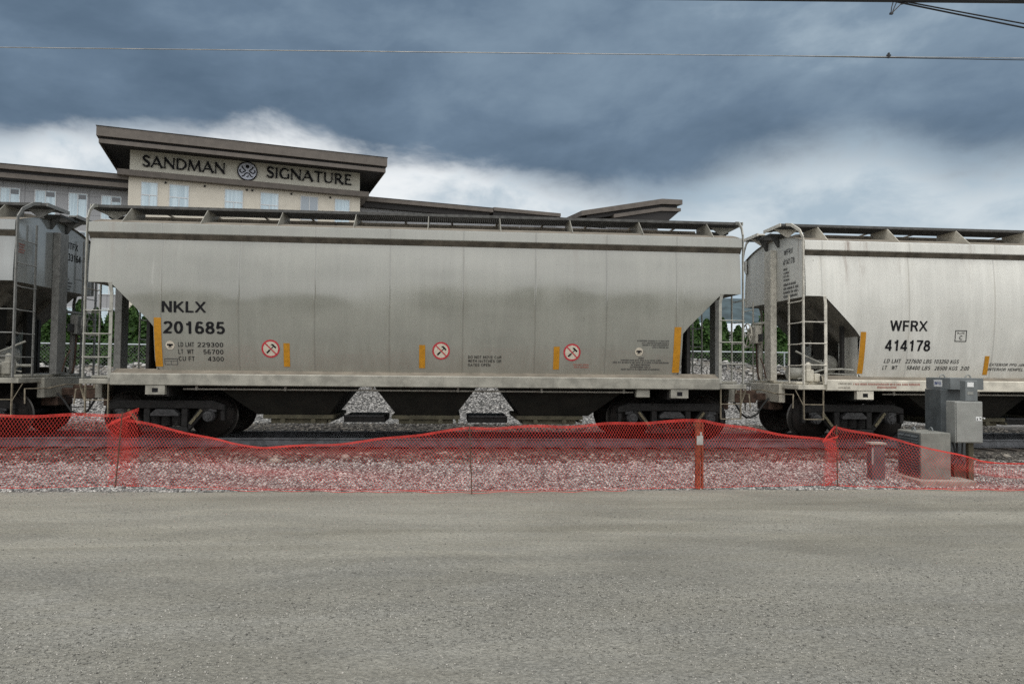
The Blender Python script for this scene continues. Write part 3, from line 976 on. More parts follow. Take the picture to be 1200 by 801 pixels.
def hopper_car(label, uc, L, paint, sill, frame, ladder_full, brake_end=None):
    car = empty('hopper_car', T(uc, 0, 0), TH)
    tag(car, label, 'freight car', 'grey covered hopper cars of the freight train')
    Z0 = 1.36

    def zlow(x):
        a = L - abs(x)
        if a <= 0.30:
            return 3.03
        if a <= 0.46:                                    # rounded knee
            k = (a - 0.30) / 0.16
            return 3.03 - 0.055 * k * k
        if a < 1.10:
            return 2.975 - (a - 0.46) / 0.64 * 0.645
        if a < 1.20:
            k = (a - 1.10) / 0.10
            return 2.33 - 0.13 * k
        return Z0
    # ---- side sheets, slightly dished between the weld seams
    for sy in (-1, 1):
        xs = sorted(set([-L, L] + [sg * (L - q) for sg in (-1, 1) for q in (0.15, 0.30, 0.34, 0.38, 0.42, 0.46, 0.6, 0.75, 0.9, 1.0, 1.10, 1.15, 1.199, 1.201, 1.21, 1.225, 1.25, 1.28, 1.32)]
                        + [(-1 + 2 * i / 72) * (L - 1.35) for i in range(73)]))
        NR = 30
        mb = MB()
        rows = []
        for x in xs:
            zl = zlow(x)
            a = L - abs(x)
            if 1.2 < a < 1.33:                            # rounded lower corner at the end of the sill
                k = 1 - (a - 1.2) / 0.13
                zl = Z0 + 0.22 * max(0, 1 - math.sqrt(max(0, 1 - k * k)))
            row = []
            for j in range(NR + 1):
                z = zl + (3.88 - zl) * j / NR
                row.append((x, sy * side_y(z), z))
            rows.append(row)
        mb.grid(rows)
        mb.build('side_sheet', paint, car, smooth=True)
        # ---- top chord: eave box with sloped, dirty underside
        ch = MB()
        xe = L + 0.02
        P = [(side_y(3.88) - 0.01, 3.87), (1.575, 3.985), (1.585, 4.0), (1.575, 4.175), (1.54, 4.195)]
        for i in range(len(P) - 1):
            (ya, za), (yb, zb) = P[i], P[i + 1]
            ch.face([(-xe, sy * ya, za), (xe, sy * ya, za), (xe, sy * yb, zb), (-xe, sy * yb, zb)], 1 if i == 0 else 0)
        for sx in (-1, 1):
            ch.face([(sx * xe, sy * a, b) for a, b in P] + [(sx * xe, sy * 1.40, 4.195), (sx * xe, sy * 1.40, 3.87)])
        ch.build('top_chord', [paint, M['band']], car)
        # ---- side sill with its sloped upper flange
        sl = MB()
        xs_ = L - 0.45
        yb = side_y(Z0)
        P = [(yb - 0.02, 1.385), (yb + 0.0, 1.365), (1.555, 1.30), (1.575, 1.28), (1.575, 1.085), (1.56, 1.07), (1.44, 1.07)]
        for i in range(len(P) - 1):
            (ya, za), (y2, z2) = P[i], P[i + 1]
            sl.face([(-xs_, sy * ya, za), (xs_, sy * ya, za), (xs_, sy * y2, z2), (-xs_, sy * y2, z2)], 1 if i <= 1 else 0)
        for sx in (-1, 1):
            sl.face([(sx * xs_, sy * a, b) for a, b in P])
        sl.face([(-xs_, sy * 1.30, 1.375), (xs_, sy * 1.30, 1.375), (xs_, sy * (yb - 0.02), 1.375), (-xs_, sy * (yb - 0.02), 1.375)])
        sl.build('side_sill', [sill, M['roofdirt']], car)
    # ---- roof
    rf = MB()
    ys = [-1.54 + 3.08 * i / 28 for i in range(29)]
    rf.grid([[(x, y, roof_z(y)) for y in ys] for x in [-L - 0.02 + (2 * L + 0.04) * i / 24 for i in range(25)]])
    rf.build('roof', M['roofdirt'], car, smooth=True)
    # ---- end sheets, slope sheets, bulkheads
    for sx in (-1, 1):
        pf = [(-side_y(3.03 + 0.85 * i / 10), 3.03 + 0.85 * i / 10) for i in range(11)]
        top = [(-1.5 + 3.0 * i / 20, roof_z(-1.5 + 3.0 * i / 20)) for i in range(21)]
        poly = pf + top + [(-a, b) for a, b in pf[::-1]]
        es = MB()
        es.face([(sx * (L - 0.03), a, b) for a, b in poly])
        es.build('end_sheet', paint, car)
        ss = MB()
        prof = [(L - 0.03, 3.03), (L - 0.34, 3.02), (L - 0.46, 2.96), (L - 1.10, 2.33), (L - 2.3, 1.1)]
        for (xa, za), (xb, zb) in zip(prof, prof[1:]):
            ya, y2 = side_y(za) - 0.01, (side_y(zb) if zb > 1.36 else 1.3) - 0.01
            ss.face([(sx * xa, -ya, za), (sx * xa, ya, za), (sx * xb, y2, zb), (sx * xb, -y2, zb)])
        for q in (-0.75, 0.75):                           # stiffeners under the slope
            ss.beam((sx * (L - 0.5), q, 2.86), (sx * (L - 2.0), q, 1.36), 0.10, 0.12)
        ss.build('slope_sheet', M['slope'], car)
        for ya_, yb_ in ((-1.36, -0.62), (0.62, 1.36)):
            bh = MB()
            bh.box(sx * (L - 1.22), sx * (L - 1.24), ya_, yb_, 1.30, 2.22)
            bh.build('bulkhead', paint, car)
        # ---- centre post and slope supports
        cp_ = MB()
        cp_.box(sx * (L - 0.025), sx * (L + 0.12), -0.17, 0.17, 1.24, 4.20)
        cp_.build('end_post', M['frame_i'] if frame is M['frame_g'] else frame, car, bevel=0.012)  # grey car takes the darker copy: gap shade put into the post colour
        for q in (-0.55, 0.55):
            sp_ = MB()
            sp_.box(sx * (L - 0.86), sx * (L - 0.78), q - 0.2, q + 0.2, 1.25, 2.62)
            sp_.build('support_post', M['under'], car, bevel=0.01)
        for q in (-1.18, 1.18):
            tp = MB()
            tp.box(sx * (L - 1.02), sx * (L - 0.96), q - 0.05, q + 0.05, 1.25, 2.43)
            tp.build('brace_post', M['dark'], car)
        # ---- end platform and end sill
        pl = MB()
        pl.box(sx * (L - 1.9), sx * (L + 0.05), -1.25, 1.25, 1.19, 1.245)
        pl.box(sx * (L - 0.5), sx * (L + 0.14), -1.52, 1.52, 1.085, 1.185)
        pl.box(sx * (L + 0.06), sx * (L + 0.20), -0.75, 0.75, 0.78, 1.187)
        pl.build('end_platform', [sill], car, bevel=0.015)
        # ---- ladders
        for sy in (-1, 1):
            la = MB()
            ya = sy * 1.555
            # corner stile up the body end, bent over to the running board
            pts = [(sx * (L + 0.05), ya, 1.2), (sx * (L + 0.05), ya, 4.24), (sx * (L + 0.07), sy * 1.44, 4.42), (sx * (L + 0.12), sy * 1.18, 4.58), (sx * (L + 0.14), sy * 0.95, 4.63)]
            for a, b in zip(pts, pts[1:]):
                la.beam(a, b, 0.065, 0.022, up=(sx, 0, 0))
            top_b = 4.2 if ladder_full else 3.12
            la.beam((sx * (L + 0.06), sy * 0.93, 1.2), (sx * (L + 0.06), sy * 0.93, top_b), 0.05, 0.02, up=(sx, 0, 0))
            la.beam((sx * (L - 0.43), ya, 1.2), (sx * (L - 0.43), ya, 2.86), 0.06, 0.02, up=(0, sy, 0))
            la.beam((sx * (L - 0.43), ya, 2.86), (sx * (L - 0.40), sy * (side_y(3.0) + 0.005), 3.03), 0.06, 0.02, up=(0, sy, 0))
            z = 1.60
            k = 0
            while z < 4.3:
                if z < top_b:
                    la.tube([(sx * (L + 0.075), ya, z), (sx * (L + 0.10), sy * 1.5, z - 0.015), (sx * (L + 0.10), sy * 0.98, z - 0.015), (sx * (L + 0.075), sy * 0.93, z)], 0.0125, 6)
                if z < 2.7:
                    la.tube([(sx * (L + 0.06), ya + sy * 0.015, z), (sx * (L - 0.44), ya + sy * 0.015, z)], 0.0125, 6)
                z += 0.445
                k += 1
            la.build('ladder', frame, car)
            # stirrup step
            st = MB()
            for xx in (L + 0.02, L - 0.40):
                st.beam((sx * xx, sy * 1.5, 1.09), (sx * xx, sy * 1.5, 0.47), 0.045, 0.016, up=(sx, 0, 0))
            for zz_ in (0.475, 0.78):
                st.beam((sx * (L + 0.02), sy * 1.5, zz_), (sx * (L - 0.40), sy * 1.5, zz_), 0.05, 0.016)
            st.beam((sx * (L + 0.02), sy * 1.5, 0.75), (sx * (L + 0.16), sy * 1.42, 1.08), 0.04, 0.014)
            st.build('stirrup_step', M['step'], car)
        # ---- draft gear: coupler, knuckle, cut lever, air hose
        cpl = MB()
        cpl.box(sx * (L + 0.18), sx * (L + 0.46), -0.08, 0.08, 0.80, 0.96)
        cpl.box(sx * (L - 0.1), sx * (L + 0.24), -0.30, 0.30, 0.60, 0.779)
        cpl.prism([(sx * (L + 0.44), -0.14), (sx * (L + 0.70), -0.17), (sx * (L + 0.72), -0.06), (sx * (L + 0.62), 0.0), (sx * (L + 0.70), 0.12), (sx * (L + 0.62), 0.2), (sx * (L + 0.44), 0.12)], 0.74, 1.02, 'xy')
        cpl.build('coupler', M['rust'], car, bevel=0.02)
        lv = MB()
        lv.tube([(sx * (L + 0.22), -1.45, 0.98), (sx * (L + 0.24), -0.7, 0.97), (sx * (L + 0.4), -0.35, 1.04), (sx * (L + 0.5), 0.0, 1.03)], 0.014, 6)
        lv.tube([(sx * (L + 0.22), -1.45, 0.98), (sx * (L + 0.24), -1.47, 0.70)], 0.014, 6)
        lv.build('uncoupling_lever', M['step'], car)
        ho = MB()
        ho.tube([(sx * (L + 0.25), -0.35, 0.86), (sx * (L + 0.38), -0.36, 0.72), (sx * (L + 0.52), -0.34, 0.50), (sx * (L + 0.66), -0.30, 0.42), (sx * (L + 0.72), -0.28, 0.44)], 0.024, 8)
        ho.build('air_hose', M['rubber'], car, smooth=True)
        # ---- low step between the running boards at the roof end
        cw = MB()
        for xx in (L - 0.16, L + 0.20):
            cw.box(sx * xx - 0.012, sx * xx + 0.012, -0.36, 0.36, 4.50, 4.545)
        for i in range(11):
            y = -0.34 + 0.68 * i / 10
            cw.box(sx * (L - 0.15), sx * (L + 0.19), y - 0.012, y + 0.012, 4.512, 4.54)
        for y in (-0.30, 0.30):
            cw.prism([(sx * (L + 0.19), 4.50), (sx * (L - 0.15), 4.50), (sx * (L - 0.03), 4.24), (sx * (L + 0.02), 4.24)], y - 0.01, y + 0.01)
        cw.build('end_step', M['galv'], car)
        for sy in (-1, 1):
            ec = MB()
            ec.box(sx * (L + 0.262), sx * (L + 0.285), sy * 0.16, sy * 1.0, 4.575, 4.645)
            ec.box(sx * (L + 0.10), sx * (L + 0.26), sy * 0.16, sy * 0.35, 4.60, 4.63)
            ec.prism([(sx * (L + 0.26), 4.583), (sx * (L - 0.30), 4.583), (sx * (L - 0.06), 4.40)], sy * 0.62, sy * 0.635)
            ec.build('running_board_end', frame, car)
    # ---- running boards: galvanised grating along both sides of the hatches
    for sy in (-1, 1):
        rb = MB()
        xr = L + 0.258
        for y in (0.36, 0.98):
            rb.box(-xr, xr, sy * y - 0.012, sy * y + 0.012, 4.585, 4.64)
        n = int(2 * xr / 0.042)
        for i in range(n):
            x = -xr + 2 * xr * (i + 0.5) / n
            rb.box(x - 0.012, x + 0.012, sy * 0.37, sy * 0.97, 4.602, 4.63)
        for y in (0.46, 0.57, 0.67, 0.77, 0.88):
            rb.box(-xr, xr, sy * y - 0.007, sy * y + 0.007, 4.612, 4.634)
        rb.build('running_board', M['galv'], car)
    gp = 5.9 / 4 * (L / 6.42)
    for i in range(-4, 5):
        x = i * gp
        for sy in (-1, 1):
            g = MB()
            poly = [(sy * 0.36, 4.584), (sy * 1.0, 4.584), (sy * 1.44, roof_z(1.44) - 0.004), (sy * 1.36, roof_z(1.36) - 0.004), (sy * 0.9, roof_z(0.9) - 0.004), (sy * 0.36, roof_z(0.36) - 0.004)]
            g.prism(poly, x - 0.006, x + 0.006, 'yz')
            g.build('running_board_bracket', sill, car)
    # ---- hatch trough
    ht = MB()
    nh = 6
    for i in range(nh):
        x0 = -L + 0.5 + (2 * L - 1.0) * i / nh
        x1 = x0 + (2 * L - 1.0) / nh - 0.03
        ht.prism([(-0.33, 4.40), (-0.30, 4.555), (-0.1, 4.585), (0.1, 4.585), (0.30, 4.555), (0.33, 4.40)], x0, x1, 'yz')
        for k in (0.25, 0.75):
            xx = x0 + (x1 - x0) * k
            ht.box(xx - 0.09, xx + 0.09, -0.40, -0.34, 4.40, 4.52)
            ht.box(xx - 0.02, xx + 0.02, -0.36, 0.36, 4.587, 4.61)
    ht.build('roof_hatch', M['roofdirt'], car)
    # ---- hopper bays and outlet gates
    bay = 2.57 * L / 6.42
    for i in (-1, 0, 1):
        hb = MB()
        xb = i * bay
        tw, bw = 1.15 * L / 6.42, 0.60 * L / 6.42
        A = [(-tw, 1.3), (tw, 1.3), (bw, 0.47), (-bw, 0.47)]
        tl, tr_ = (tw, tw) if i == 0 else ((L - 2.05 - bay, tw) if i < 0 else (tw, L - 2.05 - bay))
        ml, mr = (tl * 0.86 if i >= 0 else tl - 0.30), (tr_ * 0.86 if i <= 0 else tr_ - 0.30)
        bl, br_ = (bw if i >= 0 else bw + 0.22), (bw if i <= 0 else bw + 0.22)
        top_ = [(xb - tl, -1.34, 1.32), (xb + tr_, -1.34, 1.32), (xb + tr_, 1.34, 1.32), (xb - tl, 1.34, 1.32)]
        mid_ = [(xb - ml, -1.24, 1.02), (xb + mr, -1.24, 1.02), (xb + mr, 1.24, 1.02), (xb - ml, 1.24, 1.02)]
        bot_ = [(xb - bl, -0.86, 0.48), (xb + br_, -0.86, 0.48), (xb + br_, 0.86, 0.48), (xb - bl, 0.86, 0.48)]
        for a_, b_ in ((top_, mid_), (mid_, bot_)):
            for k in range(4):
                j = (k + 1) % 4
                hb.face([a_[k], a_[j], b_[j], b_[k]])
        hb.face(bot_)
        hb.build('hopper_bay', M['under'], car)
        og = MB()
        og.box(xb - bw - 0.10, xb + bw + 0.10, -0.92, 0.92, 0.40, 0.478)
        og.box(xb - bw + 0.04, xb + bw - 0.04, -0.84, 0.84, 0.30, 0.398)
        og.tube([(xb + bw + 0.04, -1.02, 0.36), (xb + bw + 0.04, 0.9, 0.36)], 0.03, 8)
        for k in (-0.3, 0.3):
            og.lathe([(0, -0.97), (0.05, -0.97), (0.05, -0.93), (0, -0.93)], (xb + k, 0, 0.36), 'y', 12)
        og.build('outlet_gate', M['gate'], car)
    for sx in (-1, 1):
        cs = MB()
        cs.box(sx * (L - 2.6), sx * (L + 0.16), -0.24, 0.24, 0.74, 1.06)
        cs.build('centre_sill', M['dark'], car)
    for sx in (-1, 1):
        gl = MB()
        xm = sx * bay * 0.5
        gl.box(xm - 0.42, xm + 0.42, -0.62, 0.62, 0.31, 0.44)
        gl.box(xm - 0.40, xm + 0.40, -0.66, -0.64, 0.425, 0.465, 1)
        gl.build('outlet_duct', [M['dark'], M['cap']], car, bevel=0.0)
    for sx in (-1, 1):
        bs_ = MB()
        bs_.box(sx * (L - 1.50), sx * (L - 1.10), -1.45, 1.45, 0.86, 1.18)
        bs_.build('body_bolster', M['dark'], car)
    # ---- jacking pads, roller brackets, train pipe
    for sx in (-1, 1):
        for sy in (-1, 1):
            jp = MB()
            xj = sx * (L - 1.28)
            jp.box(xj - 0.18, xj + 0.18, sy * 1.42, sy * 1.56, 0.895, 1.068)
            jp.box(xj - 0.055, xj + 0.055, sy * 1.561, sy * 1.563, 0.94, 1.02, 1)
            jp.build('jacking_pad', [sill, M['black']], car, bevel=0.0)
    br = MB()
    br.box(L - 2.16, L - 1.88, -1.5, -1.36, 0.90, 1.066)
    br.build('rope_bracket', sill, car, bevel=0.015)
    tp = MB()
    tp.tube([(-L + 1.75, -1.40, 1.0), (L - 2.2, -1.40, 1.0)], 0.017, 8)
    for k in range(6):
        xx = -L + 2.0 + k * (2 * L - 4.4) / 5
        tp.box(xx - 0.02, xx + 0.02, -1.425, -1.375, 0.98, 1.069)
    tp.build('train_pipe', M['pipe'], car, smooth=False)
    for sx in (-1, 1):
        make_bogie(car, sx * (L - 1.30))
    # ---- air brake gear at one end
    for sx in ((brake_end,) if brake_end else ()):
        rs = MB()
        rs.lathe([(0, -0.5), (0.14, -0.48), (0.2, -0.42), (0.2, 0.42), (0.14, 0.48), (0, 0.5)], (sx * (L - 0.95), -0.30, 1.62), 'y', 20)
        rs.build('air_reservoir', M['frame_g'], car, smooth=True)
        rs = MB()
        rs.lathe([(0, -0.35), (0.13, -0.35), (0.13, -0.05), (0.07, 0.0), (0.03, 0.05), (0.03, 0.3), (0, 0.3)], (sx * (L - 0.35), -0.75, 1.42), 'x', 18)
        rs.build('brake_cylinder', M['frame_g'], car, smooth=True)
        rs = MB()
        rs.box(sx * (L - 0.30), sx * (L - 0.14), -1.32, -1.10, 1.25, 1.5)
        rs.box(sx * (L - 0.45), sx * (L - 0.32), -1.30, -1.16, 1.25, 1.42)
        rs.lathe([(0, 1.25), (0.06, 1.25), (0.06, 1.62), (0.03, 1.66), (0, 1.66)], (sx * (L - 0.22), -1.22, 0), 'z', 12)
        rs.build('control_valve', sill, car, bevel=0.02)
        rs = MB()
        rs.tube([(sx * (L - 0.2), -1.2, 1.4), (sx * (L - 0.5), -1.28, 1.5), (sx * (L - 0.9), -1.3, 1.52), (sx * (L - 1.15), -1.34, 1.50)], 0.02, 8)
        rs.tube([(sx * (L - 0.1), -0.9, 1.9), (sx * (L - 0.4), -0.95, 1.75), (sx * (L - 0.7), -1.0, 1.62), (sx * (L - 0.75), -1.0, 1.3)], 0.02, 8)
        rs.tube([(sx * (L - 0.1), -1.0, 1.3), (sx * (L - 0.7), -1.25, 1.42), (sx * (L - 1.2), -1.3, 1.40)], 0.016, 8)
        rs.build('brake_pipe', M['frame_g'], car, smooth=True)
        # hand brake: wheel and its gear box on the end post side
        bw_ = MB()
        cx_, cy_, cz_ = sx * (L + 0.34), 0.62, 2.30
        ring = [(cx_, cy_ + 0.27 * math.cos(a), cz_ + 0.27 * math.sin(a)) for a in [2 * math.pi * k / 28 for k in range(29)]]
        bw_.tube(ring, 0.016, 6)
        for k in range(5):
            a = 2 * math.pi * k / 5
            bw_.tube([(cx_ - sx * 0.04, cy_, cz_), (cx_, cy_ + 0.27 * math.cos(a), cz_ + 0.27 * math.sin(a))], 0.014, 6)
        bw_.tube([(cx_, cy_, cz_), (cx_ - sx * 0.2, cy_, cz_)], 0.03, 8)
        bw_.build('brake_wheel', frame, car)
        gb = MB()
        gb.box(sx * (L + 0.06), sx * (L + 0.22), 0.42, 0.80, 2.10, 2.52)
        gb.box(sx * (L + 0.02), sx * (L + 0.10), 0.50, 0.62, 1.25, 2.10)
        gb.box(sx * (L + 0.02), sx * (L + 0.06), 0.15, 0.95, 2.55, 2.61)
        gb.build('hand_brake_gear', frame, car, bevel=0.02)
        bt = MB()
        bt.tube([(sx * (L + 0.14), 0.56, 2.1), (sx * (L + 0.16), 0.5, 1.8), (sx * (L + 0.12), 0.56, 1.5), (sx * (L + 0.10), 0.5, 1.25)], 0.022, 6)
        bt.tube([(sx * (L + 0.2), 0.2, 1.75), (sx * (L + 0.22), 0.0, 1.6), (sx * (L + 0.2), -0.1, 1.3)], 0.018, 6)
        bt.build('brake_chain', M['rust'], car)
        de = MB()
        de.box(sx * (L + 0.125), sx * (L + 0.16), 0.2, 0.42, 2.15, 2.32)
        de.build('defect_card_board', M['cap'], car)
    return car


UA, LA = -1.84, 6.42
nk = hopper_car('grey covered hopper car lettered NKLX 201685, whole in view at the middle of the train', UA, LA, M['nklx'], M['sill_g'], M['frame_g'], False, None)
UB, LB = 12.87, 6.90
wf = hopper_car('pale whitish covered hopper car lettered WFRX 414178, behind the utility cabinets', UB, LB, M['wfrx'], M['sill_w'], M['frame_w'], False, -1)
UI, LI = -16.05, 6.42
it = hopper_car('blue grey covered hopper car lettered ITFX on its end, cut by the left edge', UI, LI, M['itfx'], M['sill_g'], M['frame_i'], True, 1)

# ---- lettering, centre car
c0 = -UA
side_text('reporting_mark', 'NKLX', c0 - 6.90, c0 - 6.07, 2.475, 2.69, M['black'], nk, 0.185)
side_text('car_number', '201685', c0 - 6.89, c0 - 5.72, 2.07, 2.305, M['black'], nk, 0.185)
for i, (a, b, xb) in enumerate((('LD LMT', '229300', -6.25), ('LT  WT', '56700', -6.14), ('CU FT', '4300', -6.06))):
    zt = 1.905 - 0.137 * i
    side_text('weight_lettering', a, c0 - 6.61, c0 - (6.31 if i != 1 else 6.32), zt - 0.088, zt, M['black'], nk, 0.14)
    side_text('weight_lettering', b, c0 + xb, c0 - 5.76, zt - 0.088, zt, M['black'], nk, 0.14)
for i, t_ in enumerate(('DO NOT MOVE CAR', 'WITH HATCHES OR', 'GATES OPEN')):
    zt = 1.71 - 0.078 * i
    side_text('warning_lettering', t_, c0 - 1.0, c0 - (0.33 if i < 2 else 0.55), zt - 0.055, zt, M['black'], nk, 0.14)
for x, z0_, z1_, w_ in ((-7.02 + 0.04, 1.43, 2.37, 0.135), (-4.555, 1.45, 1.91, 0.12), (-1.915, 1.45, 1.91, 0.12), (0.785, 1.45, 1.91, 0.12), (3.27, 1.41, 2.34, 0.145)):
    side_stripe(c0 + x, w_, z0_, z1_, nk)
for x in (-4.86, -1.54, 1.10):
    hammer_sign(c0 + x, 1.80, nk)


def round_decal(cx, cz, parent, name='round_decal'):
    mb = MB()
    side_disc(mb, cx, cz, 0, 0.085, 0.006, 0, 24)
    side_poly(mb, [(cx - 0.06, cz - 0.01), (cx + 0.06, cz - 0.01), (cx + 0.05, cz + 0.025), (cx - 0.05, cz + 0.025)], 0.0075, 1)
    side_disc(mb, cx, cz - 0.002, 0, 0.03, 0.0085, 1, 14)
    side_poly(mb, [(cx - 0.035, cz - 0.05), (cx + 0.035, cz - 0.05), (cx + 0.035, cz - 0.04), (cx - 0.035, cz - 0.04)], 0.0075, 1)
    mb.build(name, [M['cream'], M['black']], parent)


round_decal(c0 - 6.76, 1.845, nk)
round_decal(c0 + 2.48, 1.83, nk)
mbp = MB()
for k in range(4):
    pass
for (xa, xb, za, zb) in ((-6.88, -6.63, 1.575, 1.59), (-6.88, -6.63, 1.465, 1.475), (-6.88, -6.87, 1.47, 1.58), (-6.64, -6.63, 1.47, 1.58), (-6.88, -6.63, 1.535, 1.543), (-6.76, -6.752, 1.475, 1.535)):
    side_poly(mbp, [(c0 + xa, za), (c0 + xb, za), (c0 + xb, zb), (c0 + xa, zb)])
mbp.build('stencil_box', M['blackfade'], nk)
small_marks('stencil_block', c0 + 2.40, c0 + 3.10, 2.07, [0.95, 0.8, 0.8, 0.5], 0.03, M['blackfade'], nk, 'r', 3)
small_marks('stencil_block', c0 + 1.95, c0 + 3.12, 1.72, [0.1, 0.72, 1.0, 0.36, 0.38, 0.7], 0.032, M['blackfade'], nk, 'c', 4)
small_marks('stencil_block', c0 + 1.12, c0 + 1.46, 1.57, [0.95, 0.9], 0.034, M['redfade'], nk, 'r', 5)

# ---- lettering, right car
c1 = -UB
side_text('reporting_mark', 'WFRX', c1 + 7.81, c1 + 8.64, 2.33, 2.55, M['black'], wf, 0.175)
side_text('car_number', '414178', c1 + 7.73, c1 + 8.73, 1.915, 2.145, M['black'], wf, 0.175)
side_text('weight_lettering', 'LD LMT', c1 + 7.74, c1 + 8.12, 1.66, 1.745, M['black'], wf, 0.14, 0.2)
side_text('weight_lettering', '227600 LBS', c1 + 8.21, c1 + 8.80, 1.66, 1.745, M['black'], wf, 0.14, 0.2)
side_text('weight_lettering', '103250 KGS', c1 + 8.86, c1 + 9.41, 1.66, 1.745, M['black'], wf, 0.14, 0.2)
side_text('weight_lettering', 'LT   WT', c1 + 7.72, c1 + 8.06, 1.52, 1.605, M['black'], wf, 0.14, 0.2)
side_text('weight_lettering', '58400 LBS', c1 + 8.26, c1 + 8.79, 1.52, 1.605, M['black'], wf, 0.14, 0.2)
side_text('weight_lettering', '26500 KGS', c1 + 8.88, c1 + 9.40, 1.52, 1.605, M['black'], wf, 0.14, 0.2)
side_text('weight_lettering', '2:00', c1 + 9.46, c1 + 9.66, 1.52, 1.605, M['black'], wf, 0.14, 0.2)
side_text('paint_lettering', 'EXTERIOR PPG AMERCOAT', c1 + 10.10, c1 + 11.25, 1.62, 1.68, M['black'], wf, 0.14, 0.2)
side_text('paint_lettering', 'INTERIOR HEMPEL 3755', c1 + 10.08, c1 + 11.15, 1.52, 1.58, M['black'], wf, 0.14, 0.2)
mbp = MB()
for (xa, xb, za, zb) in ((9.26, 9.52, 2.35, 2.365), (9.26, 9.52, 2.125, 2.14), (9.26, 9.275, 2.14, 2.35), (9.505, 9.52, 2.14, 2.35)):
    side_poly(mbp, [(c1 + xa, za), (c1 + xb, za), (c1 + xb, zb), (c1 + xa, zb)])
mbp.build('plate_box', M['black'], wf)
side_text('plate_lettering', 'PLATE', c1 + 9.31, c1 + 9.47, 2.285, 2.325, M['black'], wf, 0.14)
side_text('plate_lettering', 'C', c1 + 9.36, c1 + 9.43, 2.165, 2.255, M['black'], wf, 0.14)
for x, z0_, z1_, w_ in ((7.235, 1.43, 2.30, 0.12), (10.03, 1.43, 1.83, 0.105)):
    side_stripe(c1 + x, w_, z0_, z1_, wf)
small_marks('sill_stencil', c1 + 6.98, c1 + 8.45, 1.24, [1.0, 0.3], 0.045, M['redfade'], wf, 'c', 8, flat=lambda a, b: (a, -1.580, b))
small_marks('sill_stencil', c1 + 6.66, c1 + 6.95, 1.24, [1.0, 0.0, 0.9], 0.03, M['roofdirt'], wf, 'l', 9, flat=lambda a, b: (a, -1.580, b))


# ---- lettering on the car ends
def end_text(name, s, ya, yb, z0, z1, car, L, sx, mat):
    vs, fs = text_shape(s, 0.15)
    mb = MB()
    mb.add([(sx * (L - 0.024), ya + a * (yb - ya), z0 + b * (z1 - z0)) for a, b in vs], fs)
    mb.build(name, mat, car)


end_text('reporting_mark', 'WFRX', -0.52, -0.95, 4.02, 4.14, wf, LB, -1, M['blackfade'])
end_text('car_number', '414178', -0.49, -1.02, 3.80, 3.93, wf, LB, -1, M['blackfade'])
small_marks('stencil_block', 0.50, 0.80, 3.74, [0.7, 0.9, 0.9, 1.0], 0.055, M['blackfade'], wf, 'l', 11, flat=lambda a, b: (-(LB - 0.024), -a, b))
small_marks('stencil_block', 0.50, 1.20, 3.40, [0.85, 1.0, 1.0, 0.95], 0.06, M['blackfade'], wf, 'l', 12, flat=lambda a, b: (-(LB - 0.024), -a, b))
end_text('reporting_mark', 'ITFX', 0.45, 0.85, 3.96, 4.10, it, LI, 1, M['black'])
end_text('car_number', '33164', 0.45, 0.98, 3.70, 3.86, it, LI, 1, M['black'])
small_marks('stencil_block', 0.14, 0.28, 3.62, [0.7, 0.8, 0.9], 0.05, M['blackfade'], it, 'l', 13, flat=lambda a, b: (LI - 0.024, a, b))
small_marks('stencil_block', 0.12, 0.68, 3.32, [0.7, 0.95, 0.9, 0.8], 0.05, M['blackfade'], it, 'l', 14, flat=lambda a, b: (LI - 0.024, a, b))
small_marks('stencil_block', -1.42, -1.12, 3.78, [0.9, 0.8, 0.9, 0.8], 0.035, M['redfade'], it, 'l', 15, flat=lambda a, b: (LI - 0.024, a, b))

